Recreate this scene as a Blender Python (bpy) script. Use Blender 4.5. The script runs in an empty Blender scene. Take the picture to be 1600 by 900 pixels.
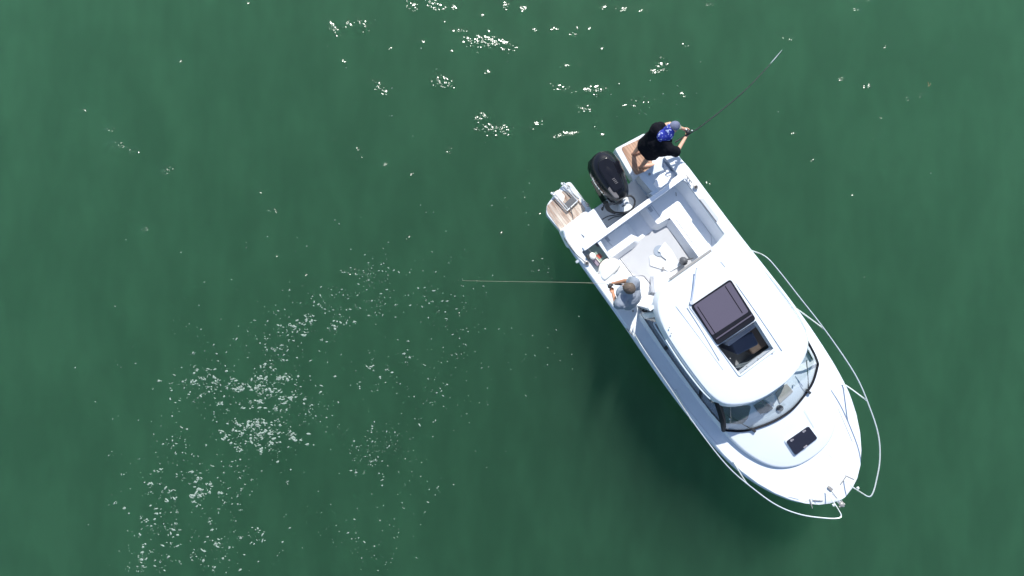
import bpy, bmesh, math, random
import numpy as np
from mathutils import Vector, Matrix, noise
R = math.radians
random.seed(7)
scn = bpy.context.scene
COL = scn.collection

# ------------------------------------------------------------ camera, sky, sun, exposure
H = 13.2
F = 1067.0
cam_d = bpy.data.cameras.new("camera"); cam = bpy.data.objects.new("camera", cam_d); COL.objects.link(cam)
cam.location = (0, 0, H); cam.rotation_euler = (0, 0, 0)
cam_d.sensor_width = 36; cam_d.lens = 36 * F / 1600; cam_d.clip_end = 2000; cam_d.clip_start = 0.1
scn.camera = cam
SUN_EL = 50.0; SUN_AZ = 5.0            # azimuth measured clockwise from +Y
world = bpy.data.worlds.new("World"); scn.world = world; world.use_nodes = True
wn = world.node_tree.nodes; wl = world.node_tree.links
bg = wn["Background"]; sky = wn.new("ShaderNodeTexSky"); sky.sky_type = 'NISHITA'; sky.sun_disc = False
sky.sun_elevation = R(SUN_EL); sky.sun_rotation = R(SUN_AZ); sky.air_density = 1.0; sky.dust_density = 0.6
wl.new(sky.outputs[0], bg.inputs[0]); bg.inputs[1].default_value = 0.15
sd = bpy.data.lights.new("sun", 'SUN'); sd.energy = 5.0; sd.angle = R(0.53); sd.color = (1.0, 0.96, 0.9)
sun = bpy.data.objects.new("sun", sd); COL.objects.link(sun); sun.location = (0, 10, 20)
sdir = Vector((math.sin(R(SUN_AZ)) * math.cos(R(SUN_EL)), math.cos(R(SUN_AZ)) * math.cos(R(SUN_EL)), math.sin(R(SUN_EL))))
sun.rotation_euler = sdir.to_track_quat('Z', 'Y').to_euler()
scn.view_settings.view_transform = 'Standard'; scn.view_settings.look = 'None'
scn.view_settings.exposure = 0.35; scn.view_settings.gamma = 1.0
scn.render.engine = 'CYCLES'
try:
    scn.cycles.use_denoising = True
    scn.cycles.denoiser = 'OPENIMAGEDENOISE'
    scn.cycles.volume_bounces = 2
    scn.cycles.max_bounces = 8
    scn.cycles.transparent_max_bounces = 16
    scn.cycles.sample_clamp_indirect = 4.0
except Exception as ex:
    print(ex)

# ------------------------------------------------------------ boat frame
HEEL = 2.0
TH = R(-54)
OX, OY = 1.7379, 1.9940
BM = Matrix.Translation((OX, OY, 0)) @ Matrix.Rotation(TH, 4, 'Z') @ Matrix.Rotation(R(HEEL), 4, 'X')
BI = BM.inverted()
CB = BI @ Vector((0, 0, H))
def wp(px, py, z):                      # a point of the place at height z, world frame
    s = (H - z) / F
    return Vector(((px - 800) * s, (450 - py) * s, z))
def bl(px, py, z):                      # the same in the boat's frame, at height z above its waterline plane
    d = BI.to_3x3() @ Vector(((px - 800) / F, (450 - py) / F, -1))
    t = (z - CB.z) / d.z
    p = CB + d * t
    return (p.x, p.y)
def bl3(px, py, z):
    a = bl(px, py, z); return Vector((a[0], a[1], z))

# ------------------------------------------------------------ materials
def newmat(name):
    m = bpy.data.materials.new(name); m.use_nodes = True
    return m, m.node_tree.nodes, m.node_tree.links, m.node_tree.nodes["Principled BSDF"]
def mat(name, c, rough=0.5, metal=0.0, var=0.06, scale=8.0, bump=0.0, bscale=60.0, coat=0.0, spec=0.5):
    m, n, l, b = newmat(name)
    tc = n.new("ShaderNodeTexCoord")
    nz = n.new("ShaderNodeTexNoise"); nz.inputs["Scale"].default_value = scale; nz.inputs["Detail"].default_value = 5
    l.new(tc.outputs["Object"], nz.inputs["Vector"])
    mx = n.new("ShaderNodeMix"); mx.data_type = 'RGBA'
    mx.inputs[6].default_value = tuple(max(0, x * (1 - var)) for x in c) + (1,)
    mx.inputs[7].default_value = tuple(min(1, x * (1 + var)) for x in c) + (1,)
    l.new(nz.outputs["Fac"], mx.inputs[0]); l.new(mx.outputs[2], b.inputs["Base Color"])
    b.inputs["Roughness"].default_value = rough; b.inputs["Metallic"].default_value = metal
    b.inputs["Coat Weight"].default_value = coat
    b.inputs["Specular IOR Level"].default_value = spec
    if bump:
        n2 = n.new("ShaderNodeTexNoise"); n2.inputs["Scale"].default_value = bscale; n2.inputs["Detail"].default_value = 4
        l.new(tc.outputs["Object"], n2.inputs["Vector"])
        bp = n.new("ShaderNodeBump"); bp.inputs["Strength"].default_value = bump; bp.inputs["Distance"].default_value = 0.01
        l.new(n2.outputs["Fac"], bp.inputs["Height"]); l.new(bp.outputs[0], b.inputs["Normal"])
    return m
M = {}
M['gel'] = mat("white_gelcoat", (0.60, 0.645, 0.69), 0.28, var=0.03, scale=2.5)
M['liner'] = mat("lightened_liner", (0.80, 0.82, 0.85), 0.4, var=0.03, scale=3)  # gelcoat copy, lightened so the shaded cockpit reads brighter, like bounced light
M['deck'] = mat("deck_gelcoat", (0.61, 0.65, 0.69), 0.5, var=0.04, scale=3, bump=0.25, bscale=300)
M['hullw'] = mat("hull_gelcoat", (0.56, 0.63, 0.70), 0.25, var=0.04, scale=2)
M['floor'] = mat("nonskid_floor", (0.43, 0.445, 0.47), 0.7, var=0.06, scale=5, bump=0.3, bscale=250)
M['well'] = mat("motor_well_grey", (0.60, 0.61, 0.62), 0.6, var=0.18, scale=9)
M['line'] = mat("dark_seam", (0.10, 0.11, 0.13), 0.7)
M['seam'] = mat("pale_seam", (0.42, 0.45, 0.50), 0.7)
M['black'] = mat("black_rubber", (0.02, 0.021, 0.024), 0.55, var=0.2)
M['cowl'] = mat("black_cowl_paint", (0.006, 0.0065, 0.010), 0.2, coat=0.1, var=0.3, spec=.3)
M['cowlgrey'] = mat("cowl_panel_grey", (0.11, 0.105, 0.11), 0.35, var=0.2)
M['steel'] = mat("stainless_steel", (0.78, 0.80, 0.80), 0.22, metal=0.6, var=0.05)
M['alu'] = mat("grey_aluminium", (0.30, 0.29, 0.28), 0.45, metal=0.3, var=0.1)
M['hatch'] = mat("smoked_acrylic", (0.085, 0.075, 0.105), 0.30, var=0.10, scale=60)
M['hatchd'] = mat("dark_smoked_acrylic", (0.016, 0.017, 0.028), 0.12, var=0.15)
M['sfilm'] = mat("black_window_surround", (0.012, 0.013, 0.018), 0.45, var=0.2, spec=.08)
M['cabin'] = mat("cabin_liner", (0.42, 0.40, 0.40), 0.6, var=0.5, scale=6)
M['wood'] = mat("cabin_wood", (0.20, 0.14, 0.11), 0.4, var=0.3)
M['tan'] = mat("tan_upholstery", (0.34, 0.31, 0.275), 0.8, var=0.08, bump=0.3)
M['cream'] = mat("cream_panel", (0.62, 0.58, 0.53), 0.7, var=0.05)
M['dgrey'] = mat("dark_grey_panel", (0.085, 0.09, 0.10), 0.5, var=0.3, scale=14)
M['skin'] = mat("skin", (0.52, 0.30, 0.21), 0.5, var=0.10, scale=12)
M['skin2'] = mat("tanned_skin", (0.44, 0.22, 0.13), 0.5, var=0.10, scale=12)
M['tshirt'] = mat("black_cotton", (0.006, 0.0065, 0.010), 0.9, var=0.35, scale=10, bump=0.6, bscale=14, spec=.1)
M['gshirt'] = mat("grey_cotton", (0.21, 0.24, 0.29), 0.9, var=0.08, scale=10, bump=0.6, bscale=12)
M['bshort'] = mat("navy_shorts", (0.02, 0.035, 0.11), 0.9, var=0.2, bump=0.4, bscale=18)
M['gshort'] = mat("stone_shorts", (0.45, 0.42, 0.36), 0.9, var=0.1, bump=0.4, bscale=18)
M['hair'] = mat("brown_grey_hair", (0.085, 0.064, 0.05), 0.7, var=0.8, scale=38, bump=1.0, bscale=70)
M['cap'] = mat("grey_blue_cap", (0.105, 0.12, 0.19), 0.85, var=0.6, scale=16)
M['red'] = mat("red_plastic", (0.45, 0.10, 0.07), 0.5)
M['mauve'] = mat("dull_mauve_cloth", (0.24, 0.20, 0.26), 0.8, var=0.25)
M['greenp'] = mat("grey_green_plastic", (0.22, 0.30, 0.25), 0.5, var=0.3)
M['cush'] = mat("white_vinyl", (0.80, 0.80, 0.76), 0.45, var=0.02)
M['rope'] = mat("pale_line", (0.62, 0.70, 0.66), 0.5)
M['print'] = mat("grey_print", (0.40, 0.43, 0.47), 0.6)

# neck gaiter: royal blue cloth with a broken white print
m, n, l, b = newmat("blue_print_cloth")
tc = n.new("ShaderNodeTexCoord"); vo = n.new("ShaderNodeTexNoise"); vo.inputs["Scale"].default_value = 26; vo.inputs["Detail"].default_value = 2
l.new(tc.outputs["Object"], vo.inputs["Vector"])
cr = n.new("ShaderNodeValToRGB"); cr.color_ramp.elements[0].position = .56; cr.color_ramp.elements[0].color = (.008, .018, .25, 1)
cr.color_ramp.elements[1].position = .64; cr.color_ramp.elements[1].color = (.42, .48, .70, 1)
l.new(vo.outputs["Fac"], cr.inputs[0]); l.new(cr.outputs[0], b.inputs["Base Color"]); b.inputs["Roughness"].default_value = .8
M['buff'] = m

# teak planks run fore and aft: dark caulking lines, weathered grey to warm brown
def teak(name, warm, pale):
    m, n, l, b = newmat(name)
    tc = n.new("ShaderNodeTexCoord"); sp = n.new("ShaderNodeSeparateXYZ"); l.new(tc.outputs["Object"], sp.inputs[0])
    def math_(op, a, bb=None):
        q = n.new("ShaderNodeMath"); q.operation = op
        if hasattr(a, 'links'): l.new(a, q.inputs[0])
        else: q.inputs[0].default_value = a
        if bb is not None:
            if hasattr(bb, 'links'): l.new(bb, q.inputs[1])
            else: q.inputs[1].default_value = bb
        return q.outputs[0]
    fr = math_('FRACT', math_('MULTIPLY', sp.outputs["Y"], 1 / .052))
    seam = math_('LESS_THAN', fr, .16)
    idx = math_('FLOOR', math_('MULTIPLY', sp.outputs["Y"], 1 / .052))
    mp = n.new("ShaderNodeMapping"); mp.inputs["Scale"].default_value = (3.0, 40, 1); l.new(tc.outputs["Object"], mp.inputs[0])
    nz = n.new("ShaderNodeTexNoise"); nz.inputs["Scale"].default_value = 2.0; nz.inputs["Detail"].default_value = 6; l.new(mp.outputs[0], nz.inputs["Vector"])
    wv = n.new("ShaderNodeTexWhiteNoise"); wv.noise_dimensions = '1D'; l.new(idx, wv.inputs["W"])
    ad = math_('ADD', math_('MULTIPLY', nz.outputs["Fac"], .8), math_('MULTIPLY', wv.outputs["Value"], .2))
    nb = n.new("ShaderNodeTexNoise"); nb.inputs["Scale"].default_value = 2.2; l.new(tc.outputs["Object"], nb.inputs["Vector"])
    ad2 = math_('ADD', math_('MULTIPLY', ad, .6), math_('MULTIPLY', nb.outputs["Fac"], .5))
    cr = n.new("ShaderNodeValToRGB"); cr.color_ramp.elements[0].position = .42; cr.color_ramp.elements[0].color = warm + (1,)
    cr.color_ramp.elements[1].position = .66; cr.color_ramp.elements[1].color = pale + (1,)
    l.new(ad2, cr.inputs[0])
    mx = n.new("ShaderNodeMix"); mx.data_type = 'RGBA'; l.new(seam, mx.inputs[0]); l.new(cr.outputs[0], mx.inputs[6])
    mx.inputs[7].default_value = tuple(x * .5 for x in pale) + (1,)
    l.new(mx.outputs[2], b.inputs["Base Color"]); b.inputs["Roughness"].default_value = .75
    return m
M['teak'] = teak("teak_brown", (.16, .07, .04), (.42, .27, .185))
M['teakpale'] = teak("teak_wetted", (.22, .13, .09), (.52, .47, .41))

def glassmat(name, tint, refl=1.0):
    m = bpy.data.materials.new(name); m.use_nodes = True
    n = m.node_tree.nodes; l = m.node_tree.links; n.clear()
    o = n.new("ShaderNodeOutputMaterial"); t = n.new("ShaderNodeBsdfTransparent"); t.inputs[0].default_value = tint + (1,)
    g = n.new("ShaderNodeBsdfGlossy"); g.inputs["Roughness"].default_value = .03
    lw = n.new("ShaderNodeLayerWeight"); lw.inputs["Blend"].default_value = .5
    pw = n.new("ShaderNodeMath"); pw.operation = 'POWER'; pw.inputs[1].default_value = 5; l.new(lw.outputs["Facing"], pw.inputs[0])
    f = n.new("ShaderNodeMath"); f.operation = 'MULTIPLY_ADD'; f.inputs[1].default_value = .9; f.inputs[2].default_value = .035; l.new(pw.outputs[0], f.inputs[0])
    mx = n.new("ShaderNodeMixShader"); l.new(f.outputs[0], mx.inputs[0]); l.new(t.outputs[0], mx.inputs[1]); l.new(g.outputs[0], mx.inputs[2])
    mx = n.new("ShaderNodeMixShader"); l.new(f.outputs[0], mx.inputs[0]); l.new(t.outputs[0], mx.inputs[1]); l.new(g.outputs[0], mx.inputs[2])
    l.new(mx.outputs[0], o.inputs[0]); return m
M['glass'] = glassmat("clear_glass", (.95, .975, .985))
M['glassdark'] = glassmat("smoked_glass", (.66, .70, .72))

# ------------------------------------------------------------ mesh helpers
def finish(bm, ang=35):
    bmesh.ops.recalc_face_normals(bm, faces=bm.faces[:])
    for f in bm.faces: f.smooth = True
    for e in bm.edges:
        if len(e.link_faces) == 2:
            e.smooth = e.calc_face_angle(0) < R(ang)
def obj(name, bm, m, parent=None, ang=35, M4=None, bevel=0.0, seg=2, label=None):
    if M4 is not None: bmesh.ops.transform(bm, matrix=M4, verts=bm.verts[:])
    finish(bm, ang)
    me = bpy.data.meshes.new(name); bm.to_mesh(me); bm.free()
    ms = m if isinstance(m, (list, tuple)) else [m]
    for q in ms: me.materials.append(q)
    o = bpy.data.objects.new(name, me); COL.objects.link(o)
    if parent is not None: o.parent = parent
    if bevel:
        bv = o.modifiers.new("bevel", 'BEVEL'); bv.width = bevel; bv.segments = seg; bv.limit_method = 'ANGLE'; bv.angle_limit = R(40)
        bv.harden_normals = False
    if label: o['label'] = label
    return o
def thing(name, label, cat, mtx=None, group=None):
    o = bpy.data.objects.new(name, None); COL.objects.link(o); o.empty_display_size = .2
    if mtx is not None: o.matrix_world = mtx
    o['label'] = label; o['category'] = cat
    if group: o['group'] = group
    return o
def rnd(pts, r, seg=5):
    out = []; n = len(pts)
    for i in range(n):
        p0 = Vector(pts[i - 1][:2]); p1 = Vector(pts[i][:2]); p2 = Vector(pts[(i + 1) % n][:2])
        rr = r[i] if isinstance(r, (list, tuple)) else r
        a = (p0 - p1); c = (p2 - p1)
        k = min(rr, a.length * .48, c.length * .48)
        if k < 1e-4: out.append(tuple(p1)); continue
        A = p1 + a.normalized() * k; B = p1 + c.normalized() * k
        for s in range(seg + 1):
            t = s / seg
            q = A * (1 - t) ** 2 + p1 * 2 * t * (1 - t) + B * t * t
            out.append((q.x, q.y))
    return out
def inset(pts, d):
    n = len(pts); out = []
    area = sum(pts[i][0] * pts[(i + 1) % n][1] - pts[(i + 1) % n][0] * pts[i][1] for i in range(n))
    sg = 1 if area > 0 else -1
    for i in range(n):
        p0 = Vector(pts[i - 1][:2]); p1 = Vector(pts[i][:2]); p2 = Vector(pts[(i + 1) % n][:2])
        a = (p1 - p0); c = (p2 - p1)
        if a.length < 1e-6: a = c
        if c.length < 1e-6: c = a
        na = Vector((-a.y, a.x)).normalized() * sg; nc = Vector((-c.y, c.x)).normalized() * sg
        nn = (na + nc); k = nn.length
        nn = nn.normalized() if k > 1e-6 else na
        co = max(.5, nn.dot(na))
        q = p1 + nn * (d / co); out.append((q.x, q.y))
    return out
def prism(bm, pts, layers, cap=True):
    """layers: list of (inset, z or function(x,y)->z) from bottom to top"""
    rings = []
    for ins, z in layers:
        pp = inset(pts, ins) if abs(ins) > 1e-6 else pts
        rings.append([bm.verts.new((x, y, z(x, y) if callable(z) else z)) for x, y in pp])
    n = len(pts)
    for a, b_ in zip(rings, rings[1:]):
        for i in range(n):
            bm.faces.new((a[i], a[(i + 1) % n], b_[(i + 1) % n], b_[i]))
    if cap:
        bm.faces.new(rings[0][::-1]); bm.faces.new(rings[-1])
    return bm
def P(pts, layers):
    return prism(bmesh.new(), pts, layers)
def rect(u0, u1, v0, v1): return [(u0, v0), (u1, v0), (u1, v1), (u0, v1)]
def boxbm(bm, c, s, rot=None):
    mm = Matrix.Translation(c) @ (rot or Matrix.Identity(4)) @ Matrix.Diagonal((s[0], s[1], s[2], 1))
    bmesh.ops.create_cube(bm, size=1, matrix=mm); return bm
def catmull(pts, k=6):
    pts = [Vector(p) for p in pts]; out = []
    for i in range(len(pts) - 1):
        p0 = pts[max(0, i - 1)]; p1 = pts[i]; p2 = pts[i + 1]; p3 = pts[min(len(pts) - 1, i + 2)]
        for j in range(k):
            t = j / k
            out.append(.5 * ((2 * p1) + (p2 - p0) * t + (2 * p0 - 5 * p1 + 4 * p2 - p3) * t * t + (-p0 + 3 * p1 - 3 * p2 + p3) * t ** 3))
    out.append(pts[-1]); return out
def tube(bm, pts, r, seg=8, smooth=6, flat=1.0):
    pts = catmull(pts, smooth) if smooth else [Vector(p) for p in pts]
    n = len(pts)
    rr = [r] * n if not isinstance(r, (list, tuple)) else [np.interp(i / (n - 1), np.linspace(0, 1, len(r)), r) for i in range(n)]
    t0 = (pts[1] - pts[0]).normalized()
    up = Vector((0, 0, 1)) if abs(t0.z) < .9 else Vector((1, 0, 0))
    nrm = t0.cross(up).normalized(); rings = []
    for i, p in enumerate(pts):
        t = ((pts[min(i + 1, n - 1)] - pts[max(i - 1, 0)])).normalized()
        nrm = (nrm - t * nrm.dot(t)).normalized(); bi = t.cross(nrm)
        rings.append([bm.verts.new(p + (nrm * math.cos(a) + bi * math.sin(a) * flat) * float(rr[i])) for a in [2 * math.pi * k / seg for k in range(seg)]])
    for a, b_ in zip(rings, rings[1:]):
        for k in range(seg): bm.faces.new((a[k], a[(k + 1) % seg], b_[(k + 1) % seg], b_[k]))
    bm.faces.new(rings[0][::-1]); bm.faces.new(rings[-1]); return bm
def T(pts, r, seg=8, smooth=6): return tube(bmesh.new(), pts, r, seg, smooth)
def ell(bm, c, s, rot=None, seg=16):
    mm = Matrix.Translation(c) @ (rot or Matrix.Identity(4)) @ Matrix.Diagonal((s[0], s[1], s[2], 1))
    bmesh.ops.create_uvsphere(bm, u_segments=seg, v_segments=seg // 2 + 2, radius=1, matrix=mm); return bm
def cyl(bm, c, r, h, seg=24, r2=None):
    bmesh.ops.create_cone(bm, cap_ends=True, segments=seg, radius1=r, radius2=r if r2 is None else r2, depth=h, matrix=Matrix.Translation((c[0], c[1], c[2] + h / 2))); return bm
def cut(o, bm_list):
    """subtract closed meshes from object o and bake the result"""
    cs = []
    for i, bm in enumerate(bm_list):
        bmesh.ops.recalc_face_normals(bm, faces=bm.faces[:])
        me = bpy.data.meshes.new("cutter"); bm.to_mesh(me); bm.free()
        c = bpy.data.objects.new("cutter", me); COL.objects.link(c); cs.append(c)
        if o.parent: c.parent = o.parent
        md = o.modifiers.new("b%d" % i, 'BOOLEAN'); md.operation = 'DIFFERENCE'; md.object = c; md.solver = 'EXACT'
    bpy.context.view_layer.update()
    dg = bpy.context.evaluated_depsgraph_get()
    me2 = bpy.data.meshes.new_from_object(o.evaluated_get(dg), depsgraph=dg)
    o.modifiers.clear(); o.data = me2; me2.name = o.name
    bm = bmesh.new(); bm.from_mesh(me2); finish(bm); bm.to_mesh(me2); bm.free()
    for c in cs:
        d = c.data; bpy.data.objects.remove(c); bpy.data.meshes.remove(d)
    return o

# ------------------------------------------------------------ water
def S(name, o, kind='structure'):
    o['kind'] = kind; return o
# patches of small wavelets (px, py, rx, ry, angle, strength), laid on the real water plane
PATCH = [(518,46,14,6,40,1),(540,40,9,7,0,1),(560,40,16,9,20,.8),(641,14,8,6,0,1),(672,8,10,9,20,1),(683,14,12,6,10,.9),(706,15,6,4,0,.7),(758,70,34,8,5,1.1),
 (790,75,22,9,20,.7),(712,50,14,3,0,.7),(788,12,5,5,0,.9),(817,18,5,5,0,.9),(865,48,7,4,0,.6),(900,55,10,6,0,.5),(975,18,14,5,0,.6),(1005,18,12,5,0,.6),
 (689,132,14,9,10,1.1),(590,140,18,8,35,.8),(750,187,14,7,-20,.9),(770,205,28,9,5,.9),(835,199,18,5,-30,.6),(932,145,16,6,5,1.1),(880,142,22,6,15,.6),
 (915,172,11,6,0,.8),(1038,108,9,7,0,1),(1025,115,8,4,0,.8),(1000,165,36,9,-8,.5),(883,214,20,4,-10,.8),(930,195,12,12,0,.4),(700,238,5,4,0,.7),
 (260,270,7,7,0,1.1),(182,230,14,6,15,1),(207,239,7,4,0,.9),(170,203,6,4,0,.8),(130,174,4,3,0,.7),(425,332,10,4,10,.6),(405,305,5,10,0,.5),(520,220,6,4,0,.5),
 (560,247,12,4,0,.5),(1340,18,5,4,0,.8),(1358,4,5,4,0,.6),(1443,152,6,4,0,.7),(1419,157,4,3,0,.6),(1372,215,7,14,20,.5),(1380,187,4,5,0,.5),(1272,254,4,4,0,.6),(1190,290,26,5,-10,.35),
 (1245,280,18,5,0,.3),(820,310,9,4,0,.5),(845,335,10,5,0,.4),(552,428,20,7,10,.7),(431,403,8,4,0,.6),(1290,365,14,20,0,.35),(1240,415,26,5,5,.3),(1150,20,8,4,0,.3),
 (1110,10,6,4,0,.6)]
NX, NY = 720, 420
X0, X1, Y0, Y1 = -12.5, 12.5, -7.4, 7.4
gx = np.linspace(X0, X1, NX); gy = np.linspace(Y0, Y1, NY)
XX, YY = np.meshgrid(gx, gy)
px = 800 + XX * F / H; py = 450 - YY * F / H
amp = np.zeros_like(XX)
rp_ = random.Random(21)
for _ in range(50):                       # stray wavelets between the main patches
    q = (rp_.gauss(800, 330), abs(rp_.gauss(0, 190)), rp_.uniform(2.5, 6), rp_.uniform(2, 4), rp_.uniform(-30, 30), rp_.uniform(.4, .85))
    PATCH.append(q)
_d = np.sqrt(XX ** 2 + YY ** 2 + H * H)
_h = np.stack([-XX / _d + sdir.x, -YY / _d + sdir.y, H / _d + sdir.z], -1); _h /= np.linalg.norm(_h, axis=-1, keepdims=True)
need = np.tan(np.arccos(_h[..., 2])) / math.tan(R(10.5))   # steeper wavelets farther from the sun's side
for (cx, cy, rx, ry, an, st) in PATCH:
    dx = px - cx; dy = py - cy; a = R(an)
    rx = rx * 1.15 + 1; ry = ry * 1.15 + 1
    u = (dx * math.cos(a) + dy * math.sin(a)) / rx; v = (-dx * math.sin(a) + dy * math.cos(a)) / ry
    amp = np.maximum(amp, st * np.exp(-(u * u + v * v) * .8))
amp *= np.clip(need, .6, 2.6)
me = bpy.data.meshes.new("water")
co = np.stack([XX, YY, np.zeros_like(XX)], -1).reshape(-1, 3)
idx = np.arange(NX * NY).reshape(NY, NX)
quads = np.stack([idx[:-1, :-1], idx[:-1, 1:], idx[1:, 1:], idx[1:, :-1]], -1).reshape(-1, 4)
# far ring out to the horizon
BIG = 900.0
ring = [(-BIG, -BIG, 0), (BIG, -BIG, 0), (BIG, BIG, 0), (-BIG, BIG, 0)]
base = len(co); co = np.vstack([co, np.array(ring)])
c00, c10, c11, c01 = idx[0, 0], idx[0, -1], idx[-1, -1], idx[-1, 0]
faces = quads.tolist()
faces.append([base, base + 1] + idx[0, ::-1].tolist())
faces.append([base + 1, base + 2] + idx[::-1, -1].tolist())
faces.append([base + 2, base + 3] + idx[-1, :].tolist())
faces.append([base + 3, base] + idx[:, 0].tolist())
me.from_pydata(co.tolist(), [], faces)
at_ = me.attributes.new("ripple", 'FLOAT', 'POINT')
at_.data.foreach_set("value", np.concatenate([amp.reshape(-1), np.full(4, .02)]).astype(np.float32))
water = bpy.data.objects.new("water", me); COL.objects.link(water); S("water", water)
for p_ in me.polygons: p_.use_smooth = True
wm = bpy.data.materials.new("water_surface"); wm.use_nodes = True
n = wm.node_tree.nodes; l = wm.node_tree.links; n.clear()
o_ = n.new("ShaderNodeOutputMaterial"); tr = n.new("ShaderNodeBsdfTransparent"); gl = n.new("ShaderNodeBsdfGlossy"); gl.distribution = 'BECKMANN'
fr = n.new("ShaderNodeFresnel"); fr.inputs["IOR"].default_value = 1.33; mx = n.new("ShaderNodeMixShader")
tc = n.new("ShaderNodeTexCoord"); at = n.new("ShaderNodeAttribute"); at.attribute_name = "ripple"
n1 = n.new("ShaderNodeTexNoise"); n1.inputs["Scale"].default_value = 11.0; n1.inputs["Detail"].default_value = 1.6; n1.inputs["Roughness"].default_value = .55
mp = n.new("ShaderNodeMapping"); mp.inputs["Scale"].default_value = (1, 1.25, 1); mp.inputs["Rotation"].default_value = (0, 0, R(20))
l.new(tc.outputs["Object"], mp.inputs[0]); l.new(mp.outputs[0], n1.inputs["Vector"])
n2 = n.new("ShaderNodeTexNoise"); n2.inputs["Scale"].default_value = 1.1; n2.inputs["Detail"].default_value = 3
l.new(tc.outputs["Object"], n2.inputs["Vector"])
mr = n.new("ShaderNodeMath"); mr.operation = 'MULTIPLY'; l.new(n1.outputs["Fac"], mr.inputs[0]); l.new(at.outputs["Fac"], mr.inputs[1])
m2 = n.new("ShaderNodeMath"); m2.operation = 'MULTIPLY'; m2.inputs[1].default_value = RIP = 0.034; l.new(mr.outputs[0], m2.inputs[0])
m3 = n.new("ShaderNodeMath"); m3.operation = 'MULTIPLY'; m3.inputs[1].default_value = .012; l.new(n2.outputs["Fac"], m3.inputs[0])
ad = n.new("ShaderNodeMath"); ad.operation = 'ADD'; l.new(m2.outputs[0], ad.inputs[0]); l.new(m3.outputs[0], ad.inputs[1])
bp = n.new("ShaderNodeBump"); bp.inputs["Distance"].default_value = 1.0; bp.inputs["Strength"].default_value = 1.0
l.new(ad.outputs[0], bp.inputs["Height"]); l.new(bp.outputs[0], gl.inputs["Normal"]); l.new(bp.outputs[0], fr.inputs["Normal"])
gl.inputs["Roughness"].default_value = .16
# noise tint in the surface colour imitates swell-focused light (shafts in the water)
n3 = n.new("ShaderNodeTexNoise"); n3.inputs["Scale"].default_value = 1.0; n3.inputs["Detail"].default_value = 2
mp3 = n.new("ShaderNodeMapping"); mp3.inputs["Scale"].default_value = (1.3, .55, 1); l.new(tc.outputs["Object"], mp3.inputs[0]); l.new(mp3.outputs[0], n3.inputs["Vector"])
cr = n.new("ShaderNodeValToRGB"); cr.color_ramp.elements[0].position = .38; cr.color_ramp.elements[0].color = (.89, .89, .89, 1)
cr.color_ramp.elements[1].position = .66; cr.color_ramp.elements[1].color = (1, 1, 1, 1); l.new(n3.outputs["Fac"], cr.inputs[0])
l.new(cr.outputs[0], tr.inputs[0])
l.new(fr.outputs[0], mx.inputs[0]); l.new(tr.outputs[0], mx.inputs[1]); l.new(gl.outputs[0], mx.inputs[2]); l.new(mx.outputs[0], o_.inputs[0])
me.materials.append(wm)
# the murky water itself
bm = bmesh.new(); boxbm(bm, (0, 0, -4.51), (2 * BIG - 4, 2 * BIG - 4, 9.0))
vm = bpy.data.materials.new("murky_green_water"); vm.use_nodes = True; n = vm.node_tree.nodes; l = vm.node_tree.links; n.clear()
o_ = n.new("ShaderNodeOutputMaterial"); vs = n.new("ShaderNodeVolumeScatter"); va = n.new("ShaderNodeVolumeAbsorption"); ads = n.new("ShaderNodeAddShader")
vs.inputs["Color"].default_value = (0.46, .875, .645, 1); vs.inputs["Density"].default_value = .42; vs.inputs["Anisotropy"].default_value = .60
va.inputs["Color"].default_value = (.46, .875, .645, 1); va.inputs["Density"].default_value = .44
l.new(vs.outputs[0], ads.inputs[0]); l.new(va.outputs[0], ads.inputs[1]); l.new(ads.outputs[0], o_.inputs["Volume"])
wd = obj("water_depth", bm, vm); S("water_depth", wd)
bm = bmesh.new(); vv = [bm.verts.new(p) for p in [(-BIG, -BIG, -8.5), (BIG, -BIG, -8.5), (BIG, BIG, -8.5), (-BIG, BIG, -8.5)]]; bm.faces.new(vv)
S("seabed", obj("seabed", bm, mat("seabed_silt", (.03, .05, .04), .9)))

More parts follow.
